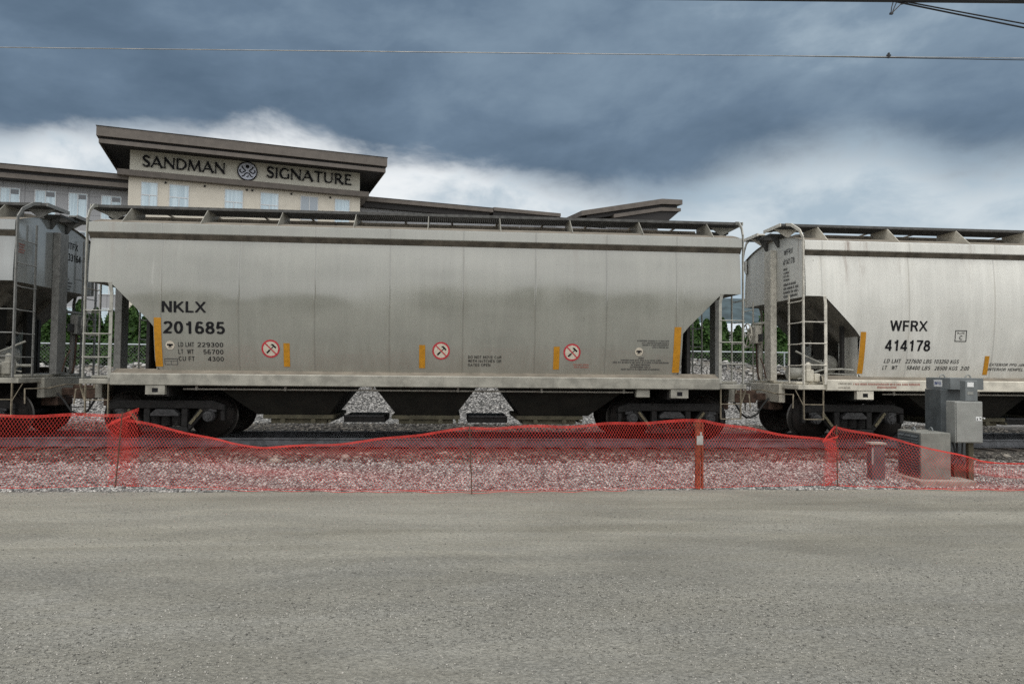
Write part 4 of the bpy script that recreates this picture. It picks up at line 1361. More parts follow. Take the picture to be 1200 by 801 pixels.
# ------------------------------------------------------------------ hotel behind the hedge
def hotel():
    al = R(20.5)
    P0 = Vector((-22.44, 60.0, 0))
    h = empty('hotel', P0, al)
    tag(h, 'six storey hotel with wide flat brown roofs and SANDMAN SIGNATURE sign', 'hotel')
    m_wall = simple('cream_stucco', (0.64, 0.60, 0.52), 0.85, var=0.06, scale=0.8)
    m_sign = simple('pale_sign_panel', (0.60, 0.58, 0.50), 0.7, var=0.05, scale=1.0)
    m_lav = bpy.data.materials.new('lavender_grey_panels'); m_lav.use_nodes = True
    t = NT(m_lav.node_tree); bs = m_lav.node_tree.nodes['Principled BSDF']
    co = t.coord(); x, y, z = t.sep(co)
    gx = t.math('ABSOLUTE', t.math('SUBTRACT', t.math('MODULO', t.math('ADD', x, 200), 1.45), 0.72))
    gz = t.math('ABSOLUTE', t.math('SUBTRACT', t.math('MODULO', t.math('ADD', z, 200.9), 1.5), 0.75))
    ln = t.math('MAXIMUM', t.step(gx, 0.690, 0.712), t.step(gz, 0.72, 0.742))
    t.put(bs.inputs['Base Color'], t.mix(t.math('MULTIPLY', ln, 0.6), (0.31, 0.318, 0.335), (0.08, 0.08, 0.09)))
    bs.inputs['Roughness'].default_value = 0.6
    m_fas = simple('brown_metal_fascia', (0.118, 0.101, 0.087), 0.6, var=0.15, scale=1.5)
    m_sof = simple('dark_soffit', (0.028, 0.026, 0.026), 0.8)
    m_blk = simple('black_sign_letters', (0.010, 0.010, 0.012), 0.6, spec=0.15)
    m_frm = simple('white_window_frame', (0.62, 0.64, 0.66), 0.5)
    m_cur = bpy.data.materials.new('curtained_window_glass'); m_cur.use_nodes = True
    t = NT(m_cur.node_tree); bs = m_cur.node_tree.nodes['Principled BSDF']
    co = t.coord(); x, y, z = t.sep(co)
    fold = t.noise(t.comb(t.math('MULTIPLY', x, 5.5), 0.0, t.math('MULTIPLY', z, 0.15)), 1.0, 2, 0.5)
    t.put(bs.inputs['Base Color'], t.mix(t.step(fold, 0.3, 0.7), (0.40, 0.52, 0.60), (0.58, 0.71, 0.79)))
    bs.inputs['Roughness'].default_value = 0.12
    bs.inputs['IOR'].default_value = 1.7
    m_dk = simple('dark_window_glass', (0.10, 0.11, 0.125), 0.1, spec=0.8)
    m_gry = simple('grey_blind_window', (0.30, 0.35, 0.40), 0.15, spec=0.8)

    def bx(name, mat, s0, s1, d0, d1, z0, z1, bevel=0.0):
        mb = MB()
        mb.box(s0, s1, d0, d1, z0, z1)
        return mb.build(name, mat, h, bevel=bevel)
    GZ = 0.6
    # tower
    bx('tower_wall', m_wall, -8.62, 9.55, 0, 14, GZ, 17.0)
    bx('sign_panel', m_sign, -8.56, 9.50, 0.03, 14, 17.0, 18.858)
    bx('ledge', m_fas, -9.35, 10.22, -0.62, 14.5, 16.68, 17.12)
    # tower roof: two stepped fascias over a dark recessed band and a wide flat soffit
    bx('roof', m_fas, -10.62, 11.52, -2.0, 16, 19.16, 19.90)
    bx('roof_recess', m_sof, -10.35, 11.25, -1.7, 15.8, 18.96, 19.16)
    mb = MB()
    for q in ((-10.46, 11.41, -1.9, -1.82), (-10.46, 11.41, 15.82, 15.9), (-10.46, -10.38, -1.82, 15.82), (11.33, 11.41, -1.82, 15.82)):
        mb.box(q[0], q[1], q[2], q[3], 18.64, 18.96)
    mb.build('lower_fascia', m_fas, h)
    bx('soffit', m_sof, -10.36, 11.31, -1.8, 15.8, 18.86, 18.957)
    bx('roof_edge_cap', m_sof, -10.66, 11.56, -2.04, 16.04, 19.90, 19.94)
    # wings
    bx('left_wing_wall', m_lav, -62, -8.7, 1.2, 13, GZ, 15.75)
    bx('wing_roof', m_fas, -64, -8.65, -0.1, 14, 16.42, 16.78)
    bx('wing_roof_recess', m_sof, -63.8, -8.65, 0.2, 13.8, 16.16, 16.42)
    bx('wing_lower_fascia', m_fas, -63.9, -8.65, 0.1, 13.9, 15.80, 16.16)
    bx('wing_soffit', m_sof, -63.8, -8.65, 0.15, 13.8, 15.752, 15.798)
    bx('wing_roof_cap', m_sof, -64, -8.65, -0.13, 14.03, 16.78, 16.82)
    bx('right_wing_wall', m_lav, 9.58, 36, 3.6, 14, GZ, 16.6)
    bx('wing_roof', m_fas, 10.3, 22.9, 2.8, 15, 17.10, 17.48)
    bx('wing_roof_cap', m_sof, 10.3, 22.93, 2.77, 15.03, 17.48, 17.52)
    bx('wing_roof_recess', m_sof, 10.3, 22.6, 3.1, 14.8, 16.6, 17.10)
    bx('wing_roof', m_fas, 23.0, 30.2, 2.9, 15, 17.28, 17.62)
    bx('wing_roof_recess', m_sof, 23.0, 30.0, 3.1, 14.8, 16.6, 17.28)
    bx('link_roof', m_sof, 30.25, 34, 3.5, 14, 16.6, 17.36)
    # upswept roof at the far end
    def slab(name, mat, pts, d0, d1):
        mb = MB()
        mb.prism(pts, d0, d1)
        return mb.build(name, mat, h)
    slab('upswept_roof', m_fas, [(32.6, 17.62), (32.6, 18.12), (42.2, 20.24), (44.75, 20.36), (44.75, 19.83), (42.2, 19.68)], 3.0, 13)
    slab('upswept_recess', m_sof, [(33.2, 17.3), (33.4, 17.75), (42.1, 19.63), (44.3, 19.76), (44.3, 19.35), (42.1, 19.24)], 3.35, 12.8)
    slab('upswept_fascia', m_fas, [(36.4, 17.72), (36.4, 18.1), (42.2, 19.33), (44.62, 19.44), (44.62, 19.1), (42.2, 18.95)], 3.1, 12.9)
    slab('upswept_soffit', m_sof, [(36.0, 17.2), (36.4, 17.7), (42.2, 18.93), (44.5, 19.08), (43.2, 18.0), (42.3, 17.2)], 3.3, 12.7)
    bx('end_wall', m_lav, 36.02, 42.4, 4.2, 12, GZ, 17.2)
    tr = MB()
    for k in range(2):
        tr.tube([(35.0 + k * 0.5, 5.5, 18.4), (35.0 + k * 0.5, 5.5, 18.95 - k * 0.15)], 0.10, 6)
    tr.build('roof_vent', m_fas, h)

    # windows
    def window(s0, s1, z0, z1, d, style):
        f = MB()
        q = 0.05
        f.box(s0 - q, s1 + q, d - 0.06, d - 0.004, z1, z1 + q)
        f.box(s0 - q, s1 + q, d - 0.06, d - 0.004, z0 - q, z0)
        f.box(s0 - q, s0, d - 0.06, d - 0.004, z0, z1)
        f.box(s1, s1 + q, d - 0.06, d - 0.004, z0, z1)
        zm = z0 + (z1 - z0) * 0.5
        if style == 'tower':
            f.box(s0, s1, d - 0.06, d - 0.004, zm - 0.04, zm + 0.04)
            f.box((s0 + s1) / 2 - 0.03, (s0 + s1) / 2 + 0.03, d - 0.06, d - 0.004, z0, zm - 0.04)
        else:
            f.box((s0 + s1) / 2 - 0.03, (s0 + s1) / 2 + 0.03, d - 0.06, d - 0.004, z0, z1)
        fo = f.build('window', m_frm, h)
        g = MB()
        g.box(s0, s1, d - 0.028, d - 0.005, z0, z1, 0)
        if style == 'tower':
            g.build('pane', m_cur, fo)
        elif style == 'grey':
            g.build('pane', m_gry, fo)
        else:
            g.box((s0 + s1) / 2 + 0.05, s1 - 0.06, d - 0.045, d - 0.029, z1 - 0.42, z1 - 0.06, 1)
            g.build('pane', [m_cur, m_dk], fo)
    rows = [14.35, 11.35, 8.35, 5.35, 2.35]
    for zb in rows:
        for k, (a, b) in enumerate(((-7.66, -6.55), (-5.62, -4.26), (-1.47, -0.14), (1.32, 2.68), (4.56, 5.92), (7.42, 8.60))):
            window(a, b, zb, zb + 1.98, 0, 'grey' if (k == 4 and zb == 14.35) else 'tower')
        for k in range(9):
            a = -10.62 - k * 2.27
            wd = 1.34 if k % 2 == 0 else 1.22
            window(a, a + wd, zb - 0.95, zb + 0.88, 1.2, 'wing')
    # wall lamps / vents
    for k, s_ in enumerate((-5.95, -3.05, -0.05 + 0.25, 0.62, 3.75, 7.0)):
        mb = MB()
        mb.box(s_ - 0.07, s_ + 0.07, -0.10, -0.003, 16.38, 16.53)
        mb.build('wall_vent', m_sof, h)
    for zb in (14.0, 11.0, 8.0, 5.0):
        mb = MB(); mb.box(-8.62, 9.55, -0.012, -0.003, zb, zb + 0.03); mb.build('wall_joint', m_fas, h)

    # sign letters: thick and thin strokes, flared like stone-cut roman capitals
    def stroke(mb, pts, ws, k):
        n = len(pts)
        A, B = [], []
        for i in range(n):
            a = pts[max(i - 1, 0)]; b = pts[min(i + 1, n - 1)]
            dx, dz_ = b[0] - a[0], b[1] - a[1]
            L = math.hypot(dx, dz_) or 1
            wv = ws[i] if isinstance(ws, (list, tuple)) else ws
            nx, nz = -dz_ / L * wv / 2, dx / L * wv / 2
            A.append((pts[i][0] + nx, pts[i][1] + nz)); B.append((pts[i][0] - nx, pts[i][1] - nz))
        d0 = -0.16 - 0.003 * k
        for i in range(n - 1):
            quad = [A[i], B[i], B[i + 1], A[i + 1]]
            vs = [(p[0], d0, p[1]) for p in quad] + [(p[0], -0.002 + 0.03, p[1]) for p in quad]
            mb.add(vs, [(0, 1, 2, 3), (7, 6, 5, 4), (0, 4, 5, 1), (1, 5, 6, 2), (2, 6, 7, 3), (3, 7, 4, 0)])

    def arc(cx, cz, rx, rz, a0, a1, n=14):
        return [(cx + rx * math.cos(R(a0 + (a1 - a0) * i / n)), cz + rz * math.sin(R(a0 + (a1 - a0) * i / n))) for i in range(n + 1)]
    fl = [0.17, 0.115, 0.11, 0.115, 0.17]
    def vert(x, w_=1.0):
        return ([(x, 0), (x, 0.12), (x, 0.5), (x, 0.88), (x, 1)], [k * w_ for k in fl])
    G = {
        'S': (0.60, [(arc(0.31, 0.745, 0.22, 0.235, 20, 200, 10) + [(0.16, 0.60), (0.32, 0.50), (0.46, 0.40)] + arc(0.29, 0.255, 0.23, 0.245, 15, -165, 10)[0:], [0.16] + [0.09] * 4 + [0.13] * 6 + [0.17] * 3 + [0.13] * 6 + [0.09] * 4 + [0.17])]),
        'A': (0.92, [([(0.03, 0), (0.10, 0.12), (0.40, 0.92)], [0.16, 0.075, 0.075]), ([(0.38, 1.0), (0.46, 0.86), (0.78, 0.12), (0.86, 0)], [0.14, 0.15, 0.15, 0.22]), ([(0.20, 0.32), (0.66, 0.32)], 0.07)]),
        'N': (0.90, [([(0.10, 0), (0.10, 0.12), (0.10, 1)], [0.15, 0.075, 0.075]), ([(0.06, 1), (0.14, 0.9), (0.74, 0.1), (0.80, 0)], [0.18, 0.15, 0.15, 0.12]), ([(0.78, 0.02), (0.78, 0.88), (0.78, 1)], [0.075, 0.075, 0.15])]),
        'D': (0.86, [vert(0.12), ([(0.12, 0.955), (0.34, 0.955)] + arc(0.34, 0.5, 0.42, 0.455, 88, -88, 16) + [(0.12, 0.045)], [0.08, 0.08] + [0.085] * 3 + [0.12] * 3 + [0.15] * 5 + [0.12] * 3 + [0.085] * 3 + [0.08])]),
        'M': (1.12, [([(0.08, 0), (0.10, 0.12), (0.17, 1)], [0.15, 0.075, 0.075]), ([(0.15, 1), (0.22, 0.86), (0.55, 0.04)], [0.16, 0.15, 0.13]), ([(0.54, 0.04), (0.90, 1)], [0.07, 0.075]), ([(0.89, 1), (0.93, 0.5), (1.0, 0.12), (1.02, 0)], [0.14, 0.14, 0.14, 0.2])]),
        'I': (0.30, [vert(0.14)]),
        'G': (0.86, [(arc(0.45, 0.5, 0.37, 0.46, 42, 318, 22), [0.15] + [0.085] * 5 + [0.15] * 10 + [0.085] * 6 + [0.1]), ([(0.74, 0.06), (0.74, 0.40), (0.74, 0.47)], [0.12, 0.12, 0.17])]),
        'T': (0.72, [vert(0.35), ([(0.02, 0.95), (0.12, 0.955), (0.58, 0.955), (0.68, 0.95)], [0.15, 0.08, 0.08, 0.15])]),
        'U': (0.86, [([(0.12, 1), (0.12, 0.88), (0.12, 0.40)] + arc(0.42, 0.36, 0.30, 0.31, 180, 360, 12) + [(0.72, 0.40), (0.72, 0.88), (0.72, 1)], [0.17, 0.12, 0.12] + [0.12] * 4 + [0.085] * 9 + [0.075, 0.075, 0.14])]),
        'R': (0.80, [vert(0.12), ([(0.12, 0.955), (0.30, 0.955)] + arc(0.32, 0.72, 0.22, 0.235, 88, -88, 12) + [(0.12, 0.485)], [0.08, 0.08] + [0.09] * 3 + [0.13] * 7 + [0.09] * 3 + [0.08]), ([(0.32, 0.48), (0.62, 0.12), (0.76, 0)], [0.13, 0.14, 0.20])]),
        'E': (0.64, [vert(0.12), ([(0.12, 0.955), (0.48, 0.955), (0.55, 0.93)], [0.08, 0.08, 0.16]), ([(0.12, 0.52), (0.42, 0.52), (0.48, 0.52)], [0.08, 0.08, 0.14]), ([(0.12, 0.045), (0.50, 0.045), (0.58, 0.08)], [0.08, 0.08, 0.16])]),
    }

    def word(s, s0, s1, z0, hh):
        tot = sum(G[c][0] for c in s) + 0.06 * (len(s) - 1)
        x = 0
        for c in s:
            wd, strokes = G[c]
            mb = MB()
            kx = (s1 - s0) / tot
            for k, (pts, ws) in enumerate(strokes):
                stroke(mb, [(s0 + (x + a) * kx, z0 + b * hh) for a, b in pts], [q * hh * 1.18 for q in ws] if isinstance(ws, (list, tuple)) else ws * hh * 1.18, k)
            mb.build('sign_letter', m_blk, h)
            x += wd + 0.06
    word('SANDMAN', -7.66, -1.50, 17.62, 0.86)
    word('SIGNATURE', 1.72, 8.80, 17.70, 0.88)
    # round emblem: black rim, pale disc, a dark dot over curling arms
    em = MB()
    ex, ez = 0.20, 18.02
    em.lathe([(0.0, -0.10), (0.80, -0.10), (0.80, 0.0)], (ex, 0, ez), 'y', 40, 1)
    em.lathe([(0.0, -0.115), (0.71, -0.115), (0.71, -0.10)], (ex, 0, ez), 'y', 40, 0)
    em.lathe([(0.0, -0.135), (0.15, -0.135), (0.15, -0.115)], (ex, 0, ez + 0.38), 'y', 20, 1)

    def curl(pts, wd):
        n = len(pts)
        for i in range(n - 1):
            (xa, za), (xb, zb) = pts[i], pts[i + 1]
            em.beam((ex + xa, -0.125, ez + za), (ex + xb, -0.125, ez + zb), 0.02, wd, 1, up=(zb - za, 0, -(xb - xa)))
    for sg in (-1, 1):
        curl([(sg * 0.44, 0.40), (sg * 0.40, 0.26), (sg * 0.24, 0.12), (sg * 0.14, 0.02), (sg * 0.22, -0.05), (sg * 0.40, -0.16), (sg * 0.54, -0.14), (sg * 0.60, -0.02), (sg * 0.54, 0.12)], 0.09)
        curl([(0.0, -0.16), (sg * 0.12, -0.17), (sg * 0.22, -0.30), (sg * 0.30, -0.44), (sg * 0.44, -0.44)], 0.09)
    curl([(-0.06, -0.46), (0.02, -0.50), (0.08, -0.42), (0.07, -0.32)], 0.06)
    em.build('sign_emblem', [simple('pale_emblem_disc', (0.52, 0.55, 0.64), 0.5), m_blk], h)


hotel()


# ------------------------------------------------------------------ pale low hall behind the hedge
def hall():
    h = empty('white_hall', (16.0, 46.0, 0.6), R(6))
    tag(h, 'low white building glimpsed above the hedge between the two right cars', 'building')
    mw = simple('white_siding', (0.66, 0.68, 0.70), 0.7, var=0.05, scale=1)
    mb = MB(); mb.box(-10, 10, 0, 8, 0, 3.7); mb.build('wall', mw, h)
    mb = MB(); mb.prism([(-0.3, 3.7), (8.3, 3.7), (4.0, 4.5)], -10.2, 10.2, 'yz')
    mb.build('roof', simple('white_metal_roof', (0.6, 0.64, 0.68), 0.5), h)
    for k in range(5):
        f = MB(); f.box(-8.5 + 4 * k, -7.3 + 4 * k, -0.05, -0.003, 0.9, 2.2)
        f.build('window', simple('hall_window', (0.12, 0.14, 0.16), 0.2), h)


hall()


# ------------------------------------------------------------------ chain link fence on the bank
def chain_fence():
    r = empty('chain_link_fence', T(0, 13.6, 0), TH)
    tag(r, 'grey chain link fence with a pale top rail in front of the cedar hedge', 'fence')
    mg = simple('galvanised_pipe', (0.42, 0.46, 0.48), 0.45, metal=0.4)
    Z1 = 2.23
    mb = MB(); mb.tube([(-24, 0, Z1), (24, 0, Z1)], 0.032, 8); mb.build('top_rail', mg, r, smooth=True)
    for k in range(-8, 9):
        mb = MB(); mb.tube([(k * 3.0 + 0.7, 0, 0.3), (k * 3.0 + 0.7, 0, Z1 + 0.04)], 0.035, 8)
        mb.build('fence_post', mg, r, smooth=True)
    me = MB()
    st = 0.14
    n = int(48 / st)
    hgt = Z1 - 0.55
    for i in range(-int(hgt / st), n):
        for sg in (1, -1):
            x0 = -24 + i * st
            xa, za, xb, zb = (x0, 0.55, x0 + hgt, Z1 - 0.02) if sg > 0 else (x0 + hgt, 0.55, x0, Z1 - 0.02)
            if xa < -24 or xb < -24 or xa > 24 or xb > 24:
                continue
            me.beam((xa, 0.004 * sg, za), (xb, 0.004 * sg, zb), 0.006, 0.006)
    me.build('chain_link', simple('fence_wire', (0.20, 0.21, 0.21), 0.6, metal=0.4), r, fix=False)


chain_fence()


# ------------------------------------------------------------------ plants and trees
def leaf_material(name, stops):
    m = bpy.data.materials.new(name)
    m.use_nodes = True
    t = NT(m.node_tree)
    bs = m.node_tree.nodes['Principled BSDF']
    g = t.add('ShaderNodeNewGeometry')
    t.put(bs.inputs['Base Color'], t.ramp(g.outputs['Random Per Island'], stops))
    bs.inputs['Roughness'].default_value = 0.7
    bs.inputs['Specular IOR Level'].default_value = 0.3
    return m


M['cedar'] = leaf_material('cedar_foliage', [(0.0, (0.012, 0.030, 0.006)), (0.5, (0.027, 0.068, 0.012)), (1.0, (0.055, 0.118, 0.022))])
M['leaf'] = leaf_material('broad_leaf', [(0.0, (0.02, 0.04, 0.012)), (0.6, (0.045, 0.08, 0.02)), (1.0, (0.08, 0.12, 0.03))])
M['bark'] = simple('bark', (0.09, 0.065, 0.045), 0.9, var=0.4, scale=8, bump=0.5)


def leaf_cloud(centres, normals, size, mat, name, parent):
    n = len(centres)
    a = rng.normal(size=(n, 3)) * 0.7 + normals
    a /= np.linalg.norm(a, axis=1)[:, None]
    b = np.cross(a, rng.normal(size=(n, 3)))
    b /= np.linalg.norm(b, axis=1)[:, None]
    c = np.cross(a, b)
    s = size * rng.uniform(0.6, 1.35, (n, 1))
    P = np.stack([centres - b * s * 0.5, centres + c * s * 0.55 * rng.uniform(0.5, 1, (n, 1)) + b * s * 0.1, centres + b * s * 0.9 + a * s * 0.15, centres - c * s * 0.45 + b * s * 0.2], 1)
    me = bpy.data.meshes.new(name)
    me.vertices.add(n * 4)
    me.vertices.foreach_set('co', P.reshape(-1).astype(np.float32))
    me.loops.add(n * 4)
    me.loops.foreach_set('vertex_index', np.arange(n * 4, dtype=np.int32))
    me.polygons.add(n)
    me.polygons.foreach_set('loop_start', np.arange(0, n * 4, 4, dtype=np.int32))
    me.update(calc_edges=True)
    me.materials.append(mat)
    o = bpy.data.objects.new(name, me)
    COL.objects.link(o)
    o.parent = parent
    return o


def make_cedar(hgt, rad, seed):
    root = empty('cedar_tree', (0, 0, 0))
    n = 6500
    tt = rng.uniform(0, 1, n) ** 0.85
    ang = rng.uniform(0, 6.283, n)
    lump = 0.82 + 0.16 * np.sin(ang * 3 + tt * 17 + seed) + 0.12 * np.sin(ang * 5 - tt * 31 + seed * 2)
    prof = rad * (1 - tt) ** 0.62 * (0.72 + 0.28 * np.minimum(1, tt * 6)) + 0.02
    rr = prof * lump * np.sqrt(rng.uniform(0.45, 1.1, n))
    C_ = np.stack([rr * np.cos(ang), rr * np.sin(ang), 0.05 + tt * hgt], 1)
    N_ = np.stack([np.cos(ang), np.sin(ang), np.full(n, 0.8)], 1)
    leaf_cloud(C_, N_, 0.11, M['cedar'], 'crown', root)
    mb = MB()
    mb.tube([(0, 0, -0.2), (0.01, 0, hgt * 0.4), (0, 0.01, hgt * 0.9)], [0.06, 0.045, 0.01], 7)
    mb.build('trunk', M['bark'], root, smooth=True)
    return root


def copy_tree(o, parent=None):
    c = o.copy()
    COL.objects.link(c)
    c.parent = parent
    for ch in list(o.children):
        copy_tree(ch, c)
    return c


protos = [make_cedar(3.2, 0.86, 1), make_cedar(3.5, 0.80, 2), make_cedar(2.9, 0.9, 3)]
used = [False] * 3
k = 0
uu = -21.0
while uu < 16.5:
    i = random.randrange(3)
    o = protos[i] if not used[i] else copy_tree(protos[i])
    used[i] = True
    v_ = 15.4 + random.uniform(-0.15, 0.15)
    q = T(uu, v_, 0)
    sc = random.uniform(0.9, 1.1)
    if 9.0 < uu < 11.8:
        sc *= 0.93
    o.location = (q.x, q.y, ground_z(uu, v_) - 0.05)
    o.rotation_euler = (0, 0, random.uniform(0, 6.28))
    o.scale = (sc, sc, sc)
    tag(o, 'columnar green cedar in the clipped hedge row behind the chain link fence', 'cedar', 'cedars of the hedge behind the train')
    uu += random.uniform(0.62, 0.86)
    k += 1


# ------------------------------------------------------------------ orange barrier netting
M['net'] = simple('red_orange_plastic_net', (0.70, 0.05, 0.038), 0.45, var=0.2, scale=6)
M['netpost'] = simple('orange_painted_post', (0.21, 0.062, 0.028), 0.75, var=0.5, scale=14)
M['rebar'] = simple('rusty_rebar', (0.11, 0.055, 0.035), 0.8, var=0.4, scale=20)


def interp(tab, x):
    if x <= tab[0][0]:
        return tab[0][1]
    for (a, va), (b, vb) in zip(tab, tab[1:]):
        if x <= b:
            t = (x - a) / (b - a)
            return va + (vb - va) * t
    return tab[-1][1]


def net_v(u):
    return interp([(-14, -4.60), (-7.6, -4.55), (-6.35, -4.38), (-4, -4.75), (-1.0, -4.97), (1, -4.86), (2.65, -4.76), (4.95, -4.50), (6.4, -4.85), (8.2, -5.05), (13, -5.2)], u)


fence = empty('barrier_fence', ORI, TH)
tag(fence, 'sagging red orange plastic mesh barrier fence along the road edge', 'fence')


def netting(u0, u1, top_tab, hgt=1.18, bot_tab=None, fold=0.0, off=0.0, seed=0):
    """diamond plastic mesh; heights in the tables are above the rail"""
    cell = 0.047
    rows = int(hgt / 0.040)
    n = int((u1 - u0) / cell)
    gz0 = -0.40

    def pos(s, t):
        u = u0 + (u1 - u0) * s
        zb = gz0 + (interp(bot_tab, u) if bot_tab else 0.0) + 0.015
        zt = interp(top_tab, u)
        full = hgt
        slack = max(0.0, 1 - (zt - zb) / full)
        tt = t
        z = zb + (zt - zb) * tt
        v = net_v(u) + off - 0.06 * t * 0.4
        # slack netting bellies and gathers into folds
        v += slack * 0.13 * math.sin(tt * 9.0 + u * 1.3 + seed) * math.sin(math.pi * min(1, tt * 1.05))
        v += 0.035 * math.sin(u * 2.7 + seed + tt * 2) * math.sin(math.pi * tt)
        z += slack * 0.045 * math.sin(tt * 12.0 + u * 0.9 + seed) * math.sin(math.pi * tt)
        z += 0.010 * math.sin(u * 5.3 + seed) * (0.3 + tt)
        uu_ = u + 0.03 * math.sin(u * 3.1 + tt * 4 + seed) * tt + fold * math.sin(tt * 7 + u * 6) * 0.03
        return Vector((uu_, v, z))
    V, F = [], []

    def strip(pts, w_):
        b = len(V)
        for i, p in enumerate(pts):
            a = pts[max(i - 1, 0)]; c = pts[min(i + 1, len(pts) - 1)]
            d_ = (c - a)
            nx, nz = -d_.z, d_.x
            L_ = math.hypot(nx, nz) or 1
            nx, nz = nx / L_ * w_ / 2, nz / L_ * w_ / 2
            V.append((p.x + nx, p.y, p.z + nz)); V.append((p.x - nx, p.y, p.z - nz)); V.append((p.x, p.y + w_ * 0.5, p.z))
        for i in range(len(pts) - 1):
            for k_ in range(3):
                F.append((b + 3 * i + k_, b + 3 * i + (k_ + 1) % 3, b + 3 * i + 3 + (k_ + 1) % 3, b + 3 * i + 3 + k_))
    for i in range(-rows // 2, n + rows // 2):
        for sg in (1, -1):
            pts = []
            for j in range(0, rows + 1):
                s_ = (i + sg * (j - rows / 2) * 0.5) / n
                if s_ < 0 or s_ > 1:
                    if len(pts) > 1:
                        strip(pts, 0.0034)
                    pts = []
                    continue
                pts.append(pos(s_, j / rows))
            if len(pts) > 1:
                strip(pts, 0.0034)
    m_ = max(20, int((u1 - u0) / 0.06))
    for t_ in (0.0, 0.97, 0.985, 1.0):
        strip([pos(i / m_, t_) for i in range(m_ + 1)], 0.007)
    mb = MB()
    mb.v, mb.f, mb.mi = V, F, [0] * len(F)
    return mb.build('netting', M['net'], fence, fix=False)


netting(-13.0, -6.05, [(-13, 0.66), (-7.9, 0.70), (-6.6, 0.71), (-6.3, 0.72), (-6.05, 0.80)], seed=1)
netting(-6.55, 5.0, [(-6.55, 0.55), (-6.35, 0.64), (-5.74, 0.53), (-5.12, 0.40), (-4.62, 0.30), (-4.12, 0.25), (-3.62, 0.27), (-2.6, 0.35), (-1.96, 0.45), (-1.05, 0.57), (0.42, 0.60),
                     (1.5, 0.65), (2.2, 0.675), (2.63, 0.69), (3.16, 0.60), (3.72, 0.51), (4.43, 0.40), (4.83, 0.35), (5.0, 0.32)], off=0.03, seed=2)
netting(4.70, 13.0, [(4.70, 0.33), (4.93, 0.59), (5.3, 0.51), (5.72, 0.42), (6.59, 0.20), (7.18, 0.07), (8.07, 0.02), (10, 0.0), (13, 0.05)], hgt=0.95, off=-0.04, seed=3)
# gathered ends hanging at the stakes
netting(4.74, 5.0, [(4.74, 0.36), (5.0, 0.42)], bot_tab=[(4.74, 0.0), (5.0, 0.12)], fold=1.0, off=-0.09, seed=5)
netting(-6.48, -6.20, [(-6.48, 0.60), (-6.2, 0.72)], bot_tab=[(-6.48, 0.1), (-6.2, 0.3)], fold=1.0, off=-0.05, seed=6)
# the lower hem trails on the ground
for sd_, (ua, ub) in enumerate(((-5.6, -1.9), (-3.2, 1.4), (5.0, 9.5))):
    hem = MB()
    for kk in range(1):
        pts = []
        for i in range(40):
            u_ = ua + (ub - ua) * i / 39
            vv = net_v(u_) - 0.05 - 0.05 * kk * math.sin(math.pi * i / 39) - 0.02 * math.sin(u_ * 4 + kk)
            pts.append((u_, vv, -0.42 + ground_z(u_, vv) + 0.02 + 0.01 * math.sin(u_ * 9 + kk * 2)))
        hem.tube(pts, 0.0035, 4)
    hem.build('trailing_hem', M['net'], fence)
for u_, zt, lean in ((-6.36, 0.74, 0.04), (-1.02, 0.60, -0.03), (4.96, 0.60, 0.0), (-12.0, 0.72, 0.02), (11.0, 0.30, 0.02)):
    mb = MB()
    v_ = net_v(u_) - 0.10
    mb.tube([(u_ - lean, v_, -0.75), (u_ + lean, v_ + 0.03, zt)], 0.010, 6)
    mb.build('stake', M['rebar'], fence)
mb = MB()
v_ = net_v(2.63) + 0.10
mb.box(2.565, 2.635, v_ - 0.04, v_ + 0.04, -0.75, 0.66)
mb.box(2.655, 2.69, v_ - 0.02, v_ + 0.02, -0.75, 0.63)
pf_ = mb.build('fence_post', M['netpost'], fence, bevel=0.006)
mb = MB()
mb.box(2.52, 2.62, v_ - 0.192, v_ - 0.177, 0.30, 0.44)
mb.box(2.575, 2.60, v_ - 0.190, v_ - 0.177, 0.44, 0.50)
mb.build('tag', simple('dusty_tag', (0.42, 0.40, 0.38), 0.7, var=0.2), pf_)


# ------------------------------------------------------------------ utility cabinets at the right
M['cab'] = simple('light_grey_enamel', (0.27, 0.275, 0.26), 0.45, var=0.1, scale=5)
M['cab_d'] = simple('dark_grey_enamel', (0.075, 0.085, 0.09), 0.5, var=0.2, scale=5)
M['cab_m'] = simple('mid_grey_enamel', (0.16, 0.175, 0.18), 0.5, var=0.15, scale=5)
M['label'] = simple('white_label', (0.75, 0.76, 0.76), 0.5)
M['blue'] = simple('blue_print', (0.05, 0.09, 0.30), 0.5)
M['conc'] = simple('concrete', (0.30, 0.285, 0.25), 0.9, var=0.2, scale=6, bump=0.3)


